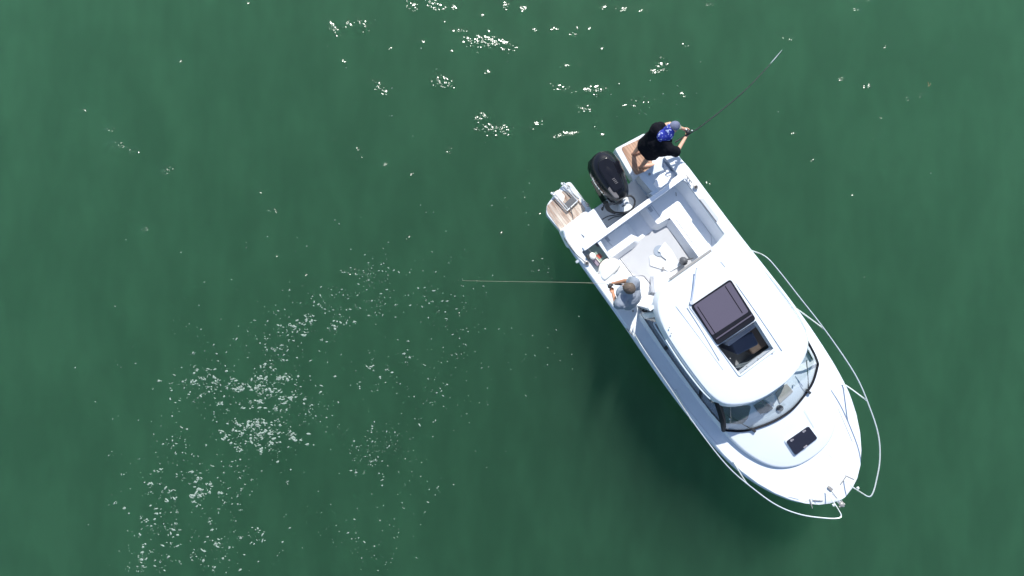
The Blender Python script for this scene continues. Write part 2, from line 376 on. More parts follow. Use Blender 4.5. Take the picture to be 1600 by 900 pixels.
# ------------------------------------------------------------ foam: flecks afloat on the surface
FOAM = [ # px, py, rx, ry, angle, count, size(mm)
 (395,605,75,22,8,200,20),(425,632,40,34,40,120,22),(375,600,80,30,0,120,14),(410,680,55,25,5,150,20),(435,665,40,40,0,80,20),(350,640,90,60,0,110,12),
 (490,505,38,20,0,130,18),(500,490,45,40,0,90,13),(455,530,50,26,-20,90,12),(540,470,50,24,-30,110,11),(330,600,70,40,0,90,14),(300,690,60,60,0,60,13),
 (270,760,50,26,20,70,20),(315,770,26,16,0,50,22),(320,810,70,40,10,120,17),(250,830,60,40,0,80,16),(350,855,60,35,0,70,16),(290,870,50,20,0,50,18),(230,880,40,20,0,40,16),
 (200,720,30,40,0,24,9),(240,720,40,50,0,30,12),(400,740,50,40,0,50,13),(405,560,60,24,0,70,13),(370,540,60,30,0,60,12),(380,495,70,24,0,50,10),
 (600,425,60,22,-10,120,10),(640,460,60,30,0,110,11),(700,480,50,40,0,90,12),(590,470,40,30,0,60,10),(730,520,30,40,0,40,11),(560,427,26,5,8,60,9),
 (600,560,34,16,0,40,15),(640,570,50,30,0,40,13),(590,600,30,20,0,26,13),(680,600,50,40,0,40,12),(690,420,50,30,0,70,8),(660,660,60,40,0,34,12),
 (590,690,50,44,10,60,12),(580,720,36,30,-30,30,13),(610,700,30,40,0,40,11),(640,760,50,50,0,50,10),(580,750,30,40,0,26,12),(600,830,60,50,0,50,10),(530,840,50,40,0,30,11),(560,870,40,20,0,18,12),
 (480,640,50,10,-10,30,12),(500,660,40,8,10,16,12),(455,670,16,24,30,26,12),(770,590,40,80,0,24,8),(820,540,60,80,0,14,8),(865,520,10,10,0,9,9),(850,420,20,12,0,12,10),
 (700,840,80,50,0,20,8),(440,560,200,200,0,160,8),(350,700,220,200,0,150,8),(640,560,180,150,0,150,8),(860,570,60,30,0,10,8),(760,680,60,60,0,10,8),(800,350,60,40,0,20,8),
 (700,330,120,60,0,24,7),(800,240,120,60,0,24,7),(1200,160,300,150,0,18,7),(1350,400,200,200,0,16,6),(400,300,350,250,0,30,7),(870,300,40,60,0,20,7),(1010,160,60,30,0,40,7),(820,100,300,100,0,60,7)]
bm = bmesh.new(); rf = random.Random(11)
def fleck(x, y, s, zz):
    k = rf.randint(5, 8); a0 = rf.random() * 6.28; st = rf.uniform(1, 2.2); ra = rf.gauss(0.1, .6)
    top = []; bot = []
    for i in range(k):
        a = a0 + 2 * math.pi * i / k; r_ = s * rf.uniform(.6, 1.2)
        ex, ey = r_ * st * math.cos(a), r_ * math.sin(a) / st ** .4
        dx = ex * math.cos(ra) - ey * math.sin(ra); dy = ex * math.sin(ra) + ey * math.cos(ra)
        bot.append(bm.verts.new((x + dx, y + dy, zz - .003))); top.append(bm.verts.new((x + dx * .7, y + dy * .7, zz + .004)))
    for i in range(k): bm.faces.new((bot[i], bot[(i + 1) % k], top[(i + 1) % k], top[i]))
    bm.faces.new(top)
for (cx, cy, rx, ry, an, cnt, sz) in FOAM:
    a = R(an)
    for _ in range(int(cnt * 2.0)):
        u, v = rf.gauss(0, .6), rf.gauss(0, .6)
        dx, dy = u * rx, v * ry
        X = cx + dx * math.cos(a) - dy * math.sin(a); Y = cy + dx * math.sin(a) + dy * math.cos(a)
        p = wp(X, Y, 0)
        q = BI @ p
        if -.5 < q.x < 7.1 and abs(q.y) < 1.35: continue
        if rf.random() > .45 + .9 * noise.noise(Vector((p.x * 1.2, p.y * 1.2, 3))) + 1.0 * noise.noise(Vector((p.x * 4.2, p.y * 5.5, 7))): continue
        s = sz * .001 * (.22 + 1.3 * rf.random() ** 3)
        fleck(p.x, p.y, s, .004)
        if sz > 12 and rf.random() < .45:
            for _k in range(rf.randint(1, 3)): fleck(p.x + rf.gauss(0, 1.8 * s), p.y + rf.gauss(0, 1.0 * s), s * rf.uniform(.4, .9), .004)
fm = mat("foam_bubbles", (.32, .39, .34), .7, var=.25, scale=5)
_n = fm.node_tree.nodes; _l = fm.node_tree.links; _t = _n.new("ShaderNodeBsdfTransparent"); _m = _n.new("ShaderNodeMixShader"); _o = _n["Material Output"]
_m.inputs[0].default_value = .30; _l.new(_n["Principled BSDF"].outputs[0], _m.inputs[1]); _l.new(_t.outputs[0], _m.inputs[2]); _l.new(_m.outputs[0], _o.inputs[0])
fo = obj("foam", bm, fm, ang=80); S("foam", fo, 'stuff'); fo['label'] = "pale foam flecks scattered over the green water"; fo['category'] = "foam"

# ------------------------------------------------------------ BOAT
boat = thing("fishing_boat", "white cabin fishing boat with grey roof hatch and black outboard, floating on green water", "boat", BM)
US = [.30, .45, .8, 1.3, 1.9, 2.4, 3.0, 3.6, 4.2, 4.7, 5.2, 5.6, 5.95, 6.25, 6.5, 6.7, 6.85, 6.94, 6.985]
BW = [1.20, 1.26, 1.275, 1.28, 1.285, 1.295, 1.315, 1.33, 1.325, 1.30, 1.255, 1.18, 1.07, .93, .77, .60, .42, .25, .10]
def bw(u): return float(np.interp(u, US, BW))
def zs(u): return 0.97 + .035 * max(0, u - 1) ** 1.15 / 1.6 + .004 * u * u * .35    # sheer
# hull shell
bm = bmesh.new(); rings = []
for u, b_ in zip(US, BW):
    z1 = zs(u); t = max(0, (u - 4.0) / 3.0)
    uf = lambda k: u - k * t * t * 1.0
    prof = [(uf(.0), b_, z1 - .03), (uf(.0), b_ * 1.0 + .012, z1 - .10), (uf(.03), b_ * 1.0 + .012, z1 - .15), (uf(.04), b_ * .985, z1 - .17), (uf(.35), b_ * (.955 - .14 * t), .45),
            (uf(.75), b_ * (.915 - .28 * t), .10), (uf(.95), b_ * (.88 - .4 * t), -.10), (uf(1.15), b_ * (.45 - .3 * t), -.34), (uf(1.25), 0, -.45)]
    ring = [(x, -y, z) for x, y, z in prof] + [(x, y, z) for x, y, z in prof[-2::-1]]
    rings.append([bm.verts.new(p) for p in ring])
for a, b_ in zip(rings, rings[1:]):
    for k in range(len(a) - 1): bm.faces.new((a[k], a[k + 1], b_[k + 1], b_[k]))
    bm.faces.new((a[-1], a[0], b_[0], b_[-1]))       # lid under the deck
bm.faces.new(rings[0]); bm.faces.new(rings[-1][::-1])
hull = obj("hull", bm, M['hullw'], boat)
# deck moulding
bm = bmesh.new(); top = []; bot = []
TT = [-1, -.985, -.9, -.7, -.4, 0, .4, .7, .9, .985, 1]
for u, b_ in zip(US, BW):
    z1 = zs(u)
    top.append([bm.verts.new((u, t * (b_ - .006), z1 - (.018 if abs(t) == 1 else 0) + (.03 * (1 - t * t) if u > 4 else 0))) for t in TT])
    bot.append([bm.verts.new((u, t * (b_ - .006), z1 - .06)) for t in TT])
for g, fl in ((top, 0), (bot, 1)):
    for a, b_ in zip(g, g[1:]):
        for k in range(len(TT) - 1): bm.faces.new((a[k], b_[k], b_[k + 1], a[k + 1]))
for k in (0, len(TT) - 1):
    for i in range(len(US) - 1): bm.faces.new((top[i][k], top[i + 1][k], bot[i + 1][k], bot[i][k]))
for i in (0, len(US) - 1):
    for k in range(len(TT) - 1): bm.faces.new((top[i][k], top[i][k + 1], bot[i][k + 1], bot[i][k]))
deck = obj("deck", bm, M['deck'], boat)
FZ = .40
CW = 1.09
def cutters(zb):
    L_ = []
    L_.append(P(rnd([(.83, -.76), (1.32, -.80), (1.42, -.93), (2.35, -.93), (2.35, CW - .02), (2.1, CW), (.83, CW)], [.03, .04, .1, .05, .05, .1, .08]), [(0, FZ), (0, 2)]))   # cockpit
    L_.append(P(rect(2.3, 4.30, -.90, .90), [(0, .20), (0, 2)]))                        # cabin
    L_.append(P(rnd(rect(.80, 1.32, -1.15, -.82), .03), [(0, .62), (0, 2)]))            # locker well
    L_.append(P([(.0, -.55), (.36, -.52), (.73, -.54), (.73, .50), (.36, .47), (0, .50)], [(0, .50), (0, 2)]))   # motor well
    L_.append(P(rnd([(.1, .56), (.70, .60), (.70, 1.05), (.1, 1.03)], .04), [(0, .80), (0, 2)]))       # port passage
    return L_
cut(hull, cutters(0)); cut(deck, cutters(0))
# shaped starboard quarter and port passage
obj("transom_coaming", P(rnd(rect(.735, .825, -1.10, 1.10), .02), [(0, .60), (0, 1.0), (.012, 1.02)]), M['liner'], boat, bevel=.006)
obj("cockpit_floor", P(rnd(rect(.84, 2.34, -.755, 1.07), .03), [(0, FZ - .02), (0, FZ + .005)]), M['liner'], boat)
cf = obj("nonskid_panel", P(rnd([(1.27, -.58), (1.72, -.58), (1.86, -.42), (2.3, -.42), (2.3, .54), (1.27, .50)], [.03, .06, .06, .02, .02, .02]), [(0, FZ), (0, FZ + .010)]), M['floor'], boat)
bm = bmesh.new()
for a, c in (((1.20, .47), (2.12, .44)), ((1.34, -.60), (1.74, -.595)), ((1.74, -.595), (1.86, -.435)), ((1.86, -.435), (2.1, -.42))):
    tube(bm, [(a[0], a[1], FZ + .012), (c[0], c[1], FZ + .012)], .006, 4, 0)
obj("floor_seam", bm, M['line'], boat)
obj("well_floor", P(rect(.31, .725, -.51, .46), [(0, .495), (0, .508)]), M['well'], boat)
# benches
def cushion(name, pts, z0, z1, m, par, r=.04, bev=.02):
    return obj(name, P(rnd(pts, r), [(-.11, z0), (0, z1)]), m, par, bevel=bev, seg=3)
cushion("port_bench", [(.84, .30), (1.22, .30), (1.25, .56), (2.28, .56), (2.28, 1.075), (.84, 1.075)], FZ, .60, M["liner"], boat)
cushion("stern_bench", [(.84, -.735), (1.22, -.735), (1.22, -.20), (.84, -.18)], FZ, .60, M['liner'], boat)
bm = bmesh.new()
bq = .606
for a, c in (((.90, .22), (1.1, .24)), ):
    pass
for seq in ([(.86, 1.0), (1.95, .98), (2.12, .88)], [(.86, .42), (1.2, .42)], [(.88, -.63), (1.06, -.60)], [(1.31, .63), (2.2, .62)]):
    tube(bm, [(x, y, bq) for x, y in seq], .0045, 4, 0)
obj("bench_seam", bm, M['seam'], boat)
bm = bmesh.new(); boxbm(bm, (.90, .25 - .32, FZ + .35), (.09, .12, .01)); 
for (x, y) in ((.91, -.50), (.91, .37)):
    boxbm(bm, (x, y, .657), (.085, .07, .008))
bm2 = bm; bm = bmesh.new()
for (x, y) in ((.90, -.60), (.92, .36)): boxbm(bm, (x, y, .605), (.10, .06, .010))
bm2.free()
obj("bench_latch", bm, M['seam'], boat, bevel=.003)
bm = bmesh.new(); boxbm(bm, (.97, .90, .604), (.008, .07, .01), Matrix.Rotation(R(60), 4, 'Z')); obj("grab_slot", bm, M['line'], boat)
# inner sloping face under the port gunwale and the rod recess in it
bm = bmesh.new()
st = [(.83, 1.10, 1.0), (1.2, 1.105, 1.0), (2.3, 1.12, 1.0)]
a = [bm.verts.new((x, y + .02, zs(x) + .004)) for x, y, z in st]; c = [bm.verts.new((x, y - .13, .60)) for x, y, z in st]
for i in range(2): bm.faces.new((a[i], a[i + 1], c[i + 1], c[i]))
r_ = bmesh.ops.extrude_face_region(bm, geom=bm.faces[:])
for v in [g for g in r_['geom'] if isinstance(g, bmesh.types.BMVert)]: v.co.y += .03; v.co.z -= .02
obj("inner_bulwark", bm, M['liner'], boat)
rr = [bl(1095, 310, 1.0), bl(1122, 345, 1.0)]
obj("rod_recess", P(rnd([(rr[0][0], 1.085), (rr[1][0], 1.095), (rr[1][0] - .02, 1.165), (rr[0][0] + .02, 1.155)], .02), [(0, .93), (0, 1.001)]), M['seam'], boat)
obj("recess_lip", T([(rr[0][0], 1.085, 1.003), (rr[1][0], 1.095, 1.006)], .009, 6, 0), M['line'], boat)
# teak stern platforms
platS = [(-.39, -.50), (-.42, -.62), (-.36, -.90), (-.29, -1.12), (-.16, -1.23), (.34, -1.20), (.62, -1.10), (.62, -.52), (.32, -.48)]
platP = [(-.39, .52), (-.30, 1.13), (-.24, 1.20), (.34, 1.20), (.62, 1.10), (.62, .50), (.34, .45)]
def platform(name, pts, rad, teakpts, tm, lab):
    p = obj(name, P(rnd(pts, rad), [(.06, -.12), (0, .05), (0, .36), (.01, .385)]), M['gel'], boat, bevel=.008, label=lab)
    obj("teak_planking", P(rnd(teakpts, .05), [(0, .37), (0, .391)]), tm, p)
    return p
tS = [bl(880, 297, .39), bl(854, 322, .39), bl(855, 332, .39), bl(876, 361, .39), bl(916, 328, .39), bl(900, 306, .39)]
tP = [bl(970, 231, .39), bl(1006, 214, .39), bl(1022, 262, .39), bl(993, 274, .39)]
pS = platform("swim_platform", platS, .06, tS, M['teakpale'], "teak stern platform carrying the folded ladder")
pP = platform("swim_platform", platP, .05, tP, M['teak'], "teak stern platform under the man in black")
# moulding from starboard platform up to quarter
obj("quarter_moulding", P(rnd([bl(877, 360, .75), bl(917, 329, .75), bl(926, 340, .75), bl(943, 360, .75), bl(912, 387, .75), bl(889, 384, .75)], .04), [(-.03, .36), (0, .66), (.04, .93)]), M['liner'], boat, bevel=.02, seg=3)
bm = bmesh.new(); cyl(bm, (*bl(925, 349, .94), .925), .028, .02); cyl(bm, (*bl(1015, 272, .82), .80), .024, .02); obj("filler_cap", bm, M['alu'], boat)
# port passage bulwark & seat step
obj("passage_step", P(rnd([bl(1016, 293, .66), bl(1033, 303, .66), bl(1062, 283, .66), bl(1056, 270, .66), bl(1032, 268, .66)], .03), [(0, .70), (0, .84)]), M['liner'], boat, bevel=.012)
obj("gate_moulding", P(rnd([bl(1037, 255, .8), bl(1041, 276, .8), bl(1050, 272, .8)], .004), [(0, .70), (.0, .86)]), M['liner'], boat)
obj("gate_block", P(rnd([bl(1015, 302, .95), bl(1022, 309, .95), bl(1031, 303, .95), bl(1026, 294, .95)], .01), [(0, .6), (0, .99)]), M['hullw'], boat, bevel=.008)  # small bevelled block in hull gelcoat
# louvred step by the starboard door, moulded side steps
obj("side_step", P(rnd([(1.92, -1.02), (2.36, -1.02), (2.36, -.72), (1.95, -.66)], .05), [(0, FZ), (0, .80)]), M['liner'], boat, bevel=.02, seg=3)
bm = bmesh.new()
for k in range(4):
    x0 = 2.2 + k * .055
    boxbm(bm, (x0, -.80, .808), (.025, .16, .012), Matrix.Rotation(R(8), 4, 'Z'))
obj("step_louvre", bm, M['line'], boat)
# cockpit moulded seat/galley corner near the door and its drain, low white table
cab = [bl(1021, 430, .8), bl(1040, 424, .8), bl(1062, 428, .8), bl(1070, 450, .8), bl(1024, 462, .8)]
obj("galley_moulding", P(rnd(cab, [.06, .06, .06, .02, .06]), [(0, FZ), (0, .80)]), M['liner'], boat, bevel=.03, seg=3)
bm = bmesh.new(); cyl(bm, (*bl(1036, 419, .47), .462), .026, .012); cyl(bm, (*bl(989, 486, 1.0), .96), .02, .05); cyl(bm, (*bl(1043, 580, 1.05), 1.02), .028, .02); obj("deck_fitting", bm, M['alu'], boat)
# side seams on the gunwale: rub rail
for s in (-1, 1):
    pts = [(u, s * (bw(u) + .004), zs(u) - .085) for u in np.linspace(.36, 6.9, 26)]
    obj("rub_rail", T(pts, .020, 6, 2), M['hullw'], boat)
bm = bmesh.new()
for s in (-1, 1): tube(bm, [(u, s * (bw(u) - .055), zs(u) + .001) for u in np.linspace(2.5, 5.6, 16)], .005, 4, 2)
obj("deck_seam", bm, M['seam'], boat)

# ---- cabin trunk
HT = [(2.3, 1.03), (3.0, 1.05), (3.8, 1.06), (4.5, 1.055), (5.0, 1.02), (5.35, .95), (5.65, .83), (5.85, .70), (6.0, .52), (6.10, .30), (6.13, .0)]
out = [(u, -w) for u, w in HT] + [(u, w) for u, w in HT[-2::-1]]
def tz(x, y): return 1.30 - .012 * max(0, x - 4.8) ** 2 * 2 - .03 * (y / 1.0) ** 2
trunk = obj("cabin_trunk", P(rnd(out, .12, 3), [(0, .90), (.0, 1.02), (.03, lambda x, y: tz(x, y) - .035), (.045, lambda x, y: tz(x, y) - .012), (.07, tz)]), M['gel'], boat, ang=50)
cut(trunk, [P(rect(2.2, 4.30, -.90, .90), [(0, .5), (0, 2)])])
# floor and furniture below
obj("cabin_floor", P(rect(2.31, 4.29, -.89, .89), [(0, .19), (0, .22)]), M['cabin'], boat)
obj("dark_cabin_sheet", P(rect(2.32, 4.28, -.895, -.86), [(0, .22), (0, 1.19)]), M["sfilm"], boat)  # added dark sheet, stands in for the dim interior behind the starboard window
obj("cabin_berth", P(rnd(rect(2.9, 4.2, .30, .86), .05), [(0, .22), (0, .62)]), M['wood'], boat, bevel=.03)
obj("cabin_table", P(rnd(rect(3.35, 3.62, .02, .62), .05), [(0, .88), (0, .91)]), M['wood'], boat)
h0 = bl(1165, 520, 1.0); 
obj("helm_seat", P(rnd([(3.58, -.02), (3.66, .40), (3.90, .36), (3.84, -.05)], .04), [(0, .3), (0, 1.35)]), mat('navy_vinyl', (.09, .10, .16), .4), boat, bevel=.05, seg=3)
obj("bench_back", P(rnd(rect(3.52, 3.60, -.1, .48), .02), [(0, .3), (0, 1.45)]), mat("slate_upholstery", (.36, .36, .44), .6), boat, bevel=.02)
obj("nav_seat", P(rnd([(3.30, -.72), (3.95, -.72), (3.95, -.20), (3.5, -.20)], .08), [(0, .3), (0, 1.25)]), mat('mid_grey_vinyl', (.55, .53, .53), .5, var=.3), boat, bevel=.06, seg=3)
# dash details seen through the windscreen
q = [bl(1212, 614, 1.31), bl(1230, 600, 1.31), bl(1240, 612, 1.31), bl(1219, 631, 1.31)]
obj("seat_cushion", P(rnd(q, .02), [(0, 1.27), (0, 1.305)]), M['tan'], boat, bevel=.006)
q = [bl(1195, 624, 1.31), bl(1210, 616, 1.31), bl(1210.5, 634, 1.31)]
obj("companion_panel", P(rnd(q, .008), [(0, 1.27), (0, 1.303)]), M['cream'], boat)
q = [bl(1178, 634, 1.31), bl(1194, 625, 1.31), bl(1209, 638, 1.31), bl(1197, 646, 1.31), bl(1187, 646, 1.31)]
obj("companion_dark_slab", P(rnd(q, .02), [(0, 1.27), (0, 1.306)]), M['dgrey'], boat)  # dark slab on the dash stands in for the shaded opening, nothing cut
q = [bl(1128, 634, 1.30), bl(1174, 634, 1.30), bl(1168, 655, 1.30), bl(1160, 663, 1.30), bl(1132, 661, 1.30)]
obj("instrument_console", P(rnd(q, .05), [(0, 1.20), (.0, 1.30), (.02, 1.32)]), M['dgrey'], boat)
bm = bmesh.new(); cyl(bm, (*bl(1219, 638, 1.32), 1.28), .055, .06); obj("compass", bm, M['black'], boat, bevel=.01)
bm = bmesh.new()
for p_ in ((1128, 646), (1140, 655), (1190, 648), (1194, 649), (1241, 602)): cyl(bm, (*bl(p_[0], p_[1], 1.34), 1.29), .012, .05)
obj("dash_switch", bm, M['steel'], boat)

# ---- wheelhouse walls: slim frame strip + dark side glass, both sides
ZR = 2.20
def wallpt(s, t, k):    # t 0..1 along, k 0..1 up
    u = 2.28 + t * 2.47
    w0 = np.interp(u, [2.3, 3.0, 3.8, 4.5, 4.8], [1.0, 1.03, 1.035, 1.025, .99])
    u2 = 2.28 + t * 1.80; w1 = np.interp(u2, [2.2, 2.6, 3.5, 4.1], [.85, .90, .91, .83])
    return Vector((u + (u2 - u) * k, s * (w0 + (w1 - w0) * k), 1.20 + (2.06 - 1.20) * k))
def panel(s, t0, t1, k0, k1, th, n_=10):
    bm = bmesh.new(); g = []
    for side in (0, 1):
        gg = []
        for i in range(n_ + 1):
            row = []
            for kk in (k0, k1):
                p = wallpt(s, t0 + (t1 - t0) * i / n_, kk); p.y -= s * th * side; row.append(bm.verts.new(p))
            gg.append(row)
        g.append(gg)
    for side in (0, 1):
        for i in range(n_): bm.faces.new((g[side][i][0], g[side][i + 1][0], g[side][i + 1][1], g[side][i][1]))
    for kk in (0, 1):
        for i in range(n_): bm.faces.new((g[0][i][kk], g[0][i + 1][kk], g[1][i + 1][kk], g[1][i][kk]))
    for i in (0, n_): bm.faces.new((g[0][i][0], g[0][i][1], g[1][i][1], g[1][i][0]))
    return bm
for s in (-1, 1):
    obj("side_coaming", panel(s, 0, 1, 0, .14, .04), M['gel'], boat)
    w = obj("side_window", panel(s, .04, .985, .14, .86, .012), M['glassdark'], boat)
    obj("window_frame", panel(s, .30, .335, .14, .86, .03, 2), M['sfilm'], w)
    obj("window_frame", panel(s, .74, .77, .14, .86, .03, 2), M['sfilm'], w)
    obj("window_frame", panel(s, 0, 1, .125, .165, .022), M['sfilm'], w)
    obj("side_header", panel(s, 0, 1, .86, 1.0, .04), M['gel'], boat)
    obj("wheelhouse_pillar", panel(s, 0, .045, .12, 1, .05, 2), M['gel'], boat)
    pts = [wallpt(s, t, .80) + Vector((0, s * .05, 0)) for t in (.10, .3, .6, .88)]
    obj("side_handrail", T([wallpt(s, .10, .80)] + pts + [wallpt(s, .89, .80)], .014, 8, 4), M['gel'], boat)
# bulkhead with glass door at the aft end
bm = bmesh.new()
for v0, v1 in ((-.90, -.60), (.62, .90)): boxbm(bm, (2.20, (v0 + v1) / 2, 1.2), (.05, v1 - v0, 1.75))
boxbm(bm, (2.20, 0, 2.02), (.05, 1.2, .1))
obj("aft_bulkhead", bm, M['gel'], boat)
obj("sliding_door", P(rect(2.19, 2.21, -.59, .61), [(0, FZ + .01), (0, 1.97)]), M['glassdark'], boat)

# ---- windscreen
base = [(4.78, -1.0), (4.98, -.74), (5.09, -.45), (5.155, -.15), (5.165, .15), (5.10, .45), (4.99, .74), (4.79, 1.0)]
headp = [(4.06, -.88), (4.22, -.70), (4.33, -.42), (4.385, -.14), (4.385, .14), (4.33, .42), (4.22, .70), (4.06, .88)]
bz = lambda x, y: tz(x, y) + .012
B3 = catmull([(x, y, bz(x, y)) for x, y in base], 4); T3 = catmull([(x, y, 2.06) for x, y in headp], 4)
bm = bmesh.new(); g = []
for off in (0, .012):
    g.append([[bm.verts.new(Vector(b_) + Vector((-off, 0, 0))), bm.verts.new((Vector(b_) * .5 + Vector(t_) * .5) + Vector((.05 - off, 0, .02))), bm.verts.new(Vector(t_) + Vector((-off, 0, 0)))] for b_, t_ in zip(B3, T3)])
for q_ in (0, 1):
    for i in range(len(B3) - 1):
        for k in (0, 1): bm.faces.new((g[q_][i][k], g[q_][i + 1][k], g[q_][i + 1][k + 1], g[q_][i][k + 1]))
ws = obj("windscreen", bm, M['glass'], boat)
obj("windscreen_frame", T([Vector(b_) + Vector((.004, 0, .003)) for b_ in B3], .020, 8, 0), M['sfilm'], ws)
for s in (0, -1):
    b_, t_ = Vector(B3[s]), Vector(T3[s])
    bm = bmesh.new(); dy = -1 if s == 0 else 1
    tube(bm, [b_, (b_ + t_) / 2 + Vector((.05, 0, .02)), t_], [.04, .055, .05] if s == 0 else [.022, .02, .02], 8, 4)
    obj("corner_pillar", bm, M['sfilm'], ws)
# wipers
def wiper(a, c, z0=1.33, z1=1.62):
    A = bl3(a[0], a[1], z0); C_ = bl3(c[0], c[1], z1)
    w = obj("wiper_arm", T([A, (A + C_) / 2 + Vector((0, 0, .03)), C_], [.010, .008, .006], 6, 3), M['black'], boat)
    bm = bmesh.new(); boxbm(bm, A, (.10, .045, .03), Matrix.Rotation(R(15), 4, 'Z')); obj("wiper_motor", bm, M['black'], w, bevel=.006)
    D = (C_ + A * .3) / 1.3
    d = (C_ - A).normalized()
    obj("wiper_blade", T([C_ - d * .36 + Vector((0, .015, .0)), C_ + d * .04 + Vector((0, .0, .01))], .008, 5, 0), M['black'], w)
wiper((1177, 672), (1134, 648)); wiper((1263, 612), (1260, 566))

# ---- roof
ro = [(1.98, -.40), (2.02, -.62), (2.18, -.82), (2.55, -.95), (3.1, -.99), (3.7, -.985), (4.0, -.945), (4.20, -.84), (4.36, -.60), (4.45, -.30), (4.47, 0), (4.45, .30), (4.36, .60), (4.20, .84), (4.0, .945), (3.7, .985), (3.1, .99), (2.55, .99), (2.10, .99), (1.90, .96), (1.94, .70), (1.97, .50)]
ro = [(x, y) for x, y in catmull([(a, b_, 0) for a, b_ in ro] + [(1.98, -.40, 0)], 3)[:-1] for x, y in [(x, y)]] if False else [(p.x, p.y) for p in catmull([(a, b_, 0) for a, b_ in ro] + [(1.98, -.40, 0)], 3)[:-1]]
def rz(x, y): return ZR + .035 - .045 * (y / 1.0) ** 2 - .02 * ((x - 3.2) / 1.2) ** 2
bm = bmesh.new()
lay = [(.06, 2.04), (0, 2.04), (.003, 2.05), (.052, lambda x, y: rz(x, y) - .022), (.060, lambda x, y: rz(x, y) - .012), (.085, lambda x, y: rz(x, y) - .006), (.14, lambda x, y: rz(x, y) - .003), (.22, lambda x, y: rz(x, y) + .004), (.40, lambda x, y: rz(x, y) + .008), (.60, lambda x, y: rz(x, y) + .008)]
cx = 3.2
def shrink(pts, d):
    out_ = []
    for x, y in pts:
        k = 1 - d / 1.05; out_.append((cx + (x - cx) * (1 - d / 1.25), y * k))
    return out_
rings = []
for d, z in lay:
    pp = shrink(ro, d); rings.append([bm.verts.new((x, y, z(x, y) if callable(z) else z)) for x, y in pp])
for a, b_ in zip(rings, rings[1:]):
    for i in range(len(ro)): bm.faces.new((a[i], a[(i + 1) % len(ro)], b_[(i + 1) % len(ro)], b_[i]))
bm.faces.new(rings[0][::-1]); bm.faces.new(rings[-1])
roof = obj("roof", bm, M['gel'], boat)
# hatch opening
ZH = 2.26
o0, o1, o2, o3 = bl(1121, 541, ZH), bl(1181, 501, ZH), bl(1209, 545, ZH), bl(1157, 585, ZH)
hole = [o0, o1, o2, o3]
cut(roof, [P(hole, [(0, 1.9), (0, 2.6)])])
pf = [bl(1080, 478, 2.29), bl(1142, 436, 2.29), bl(1182, 499, 2.29), bl(1122, 540, 2.29)]
pf = rnd(pf, .05)
fr_ = rnd([bl(1076, 478, 2.27), bl(1143, 432, 2.27), bl(1214, 547, 2.27), bl(1156, 590, 2.27)], .05)
frb = obj("hatch_frame", P(fr_, [(-.01, 2.19), (0, 2.245), (.008, 2.252)]), M['gel'], roof)
cut(frb, [P(hole, [(0, 1.9), (0, 2.6)])])
hp = obj("roof_hatch", P(pf, [(0, 2.25), (0, 2.272), (.008, 2.28)]), M['sfilm'], roof)
obj("hatch_panel", P(rnd([bl(1084, 478, 2.29), bl(1141, 440, 2.29), bl(1170, 487, 2.29), bl(1113, 524, 2.29)], .03), [(0, 2.27), (0, 2.286)]), M['hatch'], hp)
bm = bmesh.new()
for a, c in (((1090, 479), (1118, 522)), ((1133, 447), (1160, 489))):
    tube(bm, [bl3(*a, 2.288), bl3(*c, 2.288)], .007, 5, 0)
obj("hatch_rib", bm, M['sfilm'], hp)
obj("hatch_handle", T([bl3(1119, 530, 2.295), bl3(1175, 492, 2.295)], .012, 6, 0), M['hatch'], hp)
# roof rails, antenna
bm = bmesh.new()
for seq in ([(1149, 441), (1185, 492), (1222, 547)], [(1074, 480), (1098, 518), (1124, 562)]):
    tube(bm, [bl3(a, c, 2.245) for a, c in seq], .010, 6, 3)
obj("roof_rail", bm, M['gel'], roof)
bm = bmesh.new()
for seq in ([(1056, 478), (1096, 532), (1130, 578)], [(1126, 408), (1133, 417)]):
    tube(bm, [bl3(a, c, 2.232) for a, c in seq], .004, 4, 3)
obj("roof_crease", bm, M['seam'], roof)
bar = [bl3(1046, 436.5, 2.15), bl3(1111, 391, 2.15)]
obj("door_track", T(bar, .020, 6, 0), M['alu'], roof)
an = obj("antenna", T([bl3(1080, 473, 2.27), bl3(1084, 450, 2.31), bl3(1088, 420, 2.34)], [.014, .012, .010], 8, 2), mat("antenna_grey", (.42, .47, .60), .4), roof)
bm = bmesh.new(); cyl(bm, (*bl(1080.5, 473, 2.27), 2.22), .03, .07); ell(bm, bl3(1088.5, 419, 2.34), (.016, .016, .016), seg=8); obj("antenna_base", bm, M['seam'], an)
bm = bmesh.new()
for p_ in ((1167, 573), (1185, 561), (1207, 552), (1141, 560), (1046, 512), (1049, 521)): cyl(bm, (*bl(p_[0] , p_[1], 2.25), 2.235), .010, .02, 8)
obj("roof_screw", bm, M['alu'], roof)
# starboard roof groove (shaded step along the roof side)
for s in (-1, 1):
    obj("roof_gutter", T([(2.75, s * .975, 2.10), (3.2, s * 1.0, 2.10), (3.7, s * .99, 2.10), (3.95, s * .955, 2.10)], .014, 6, 3), M['hullw'], roof)

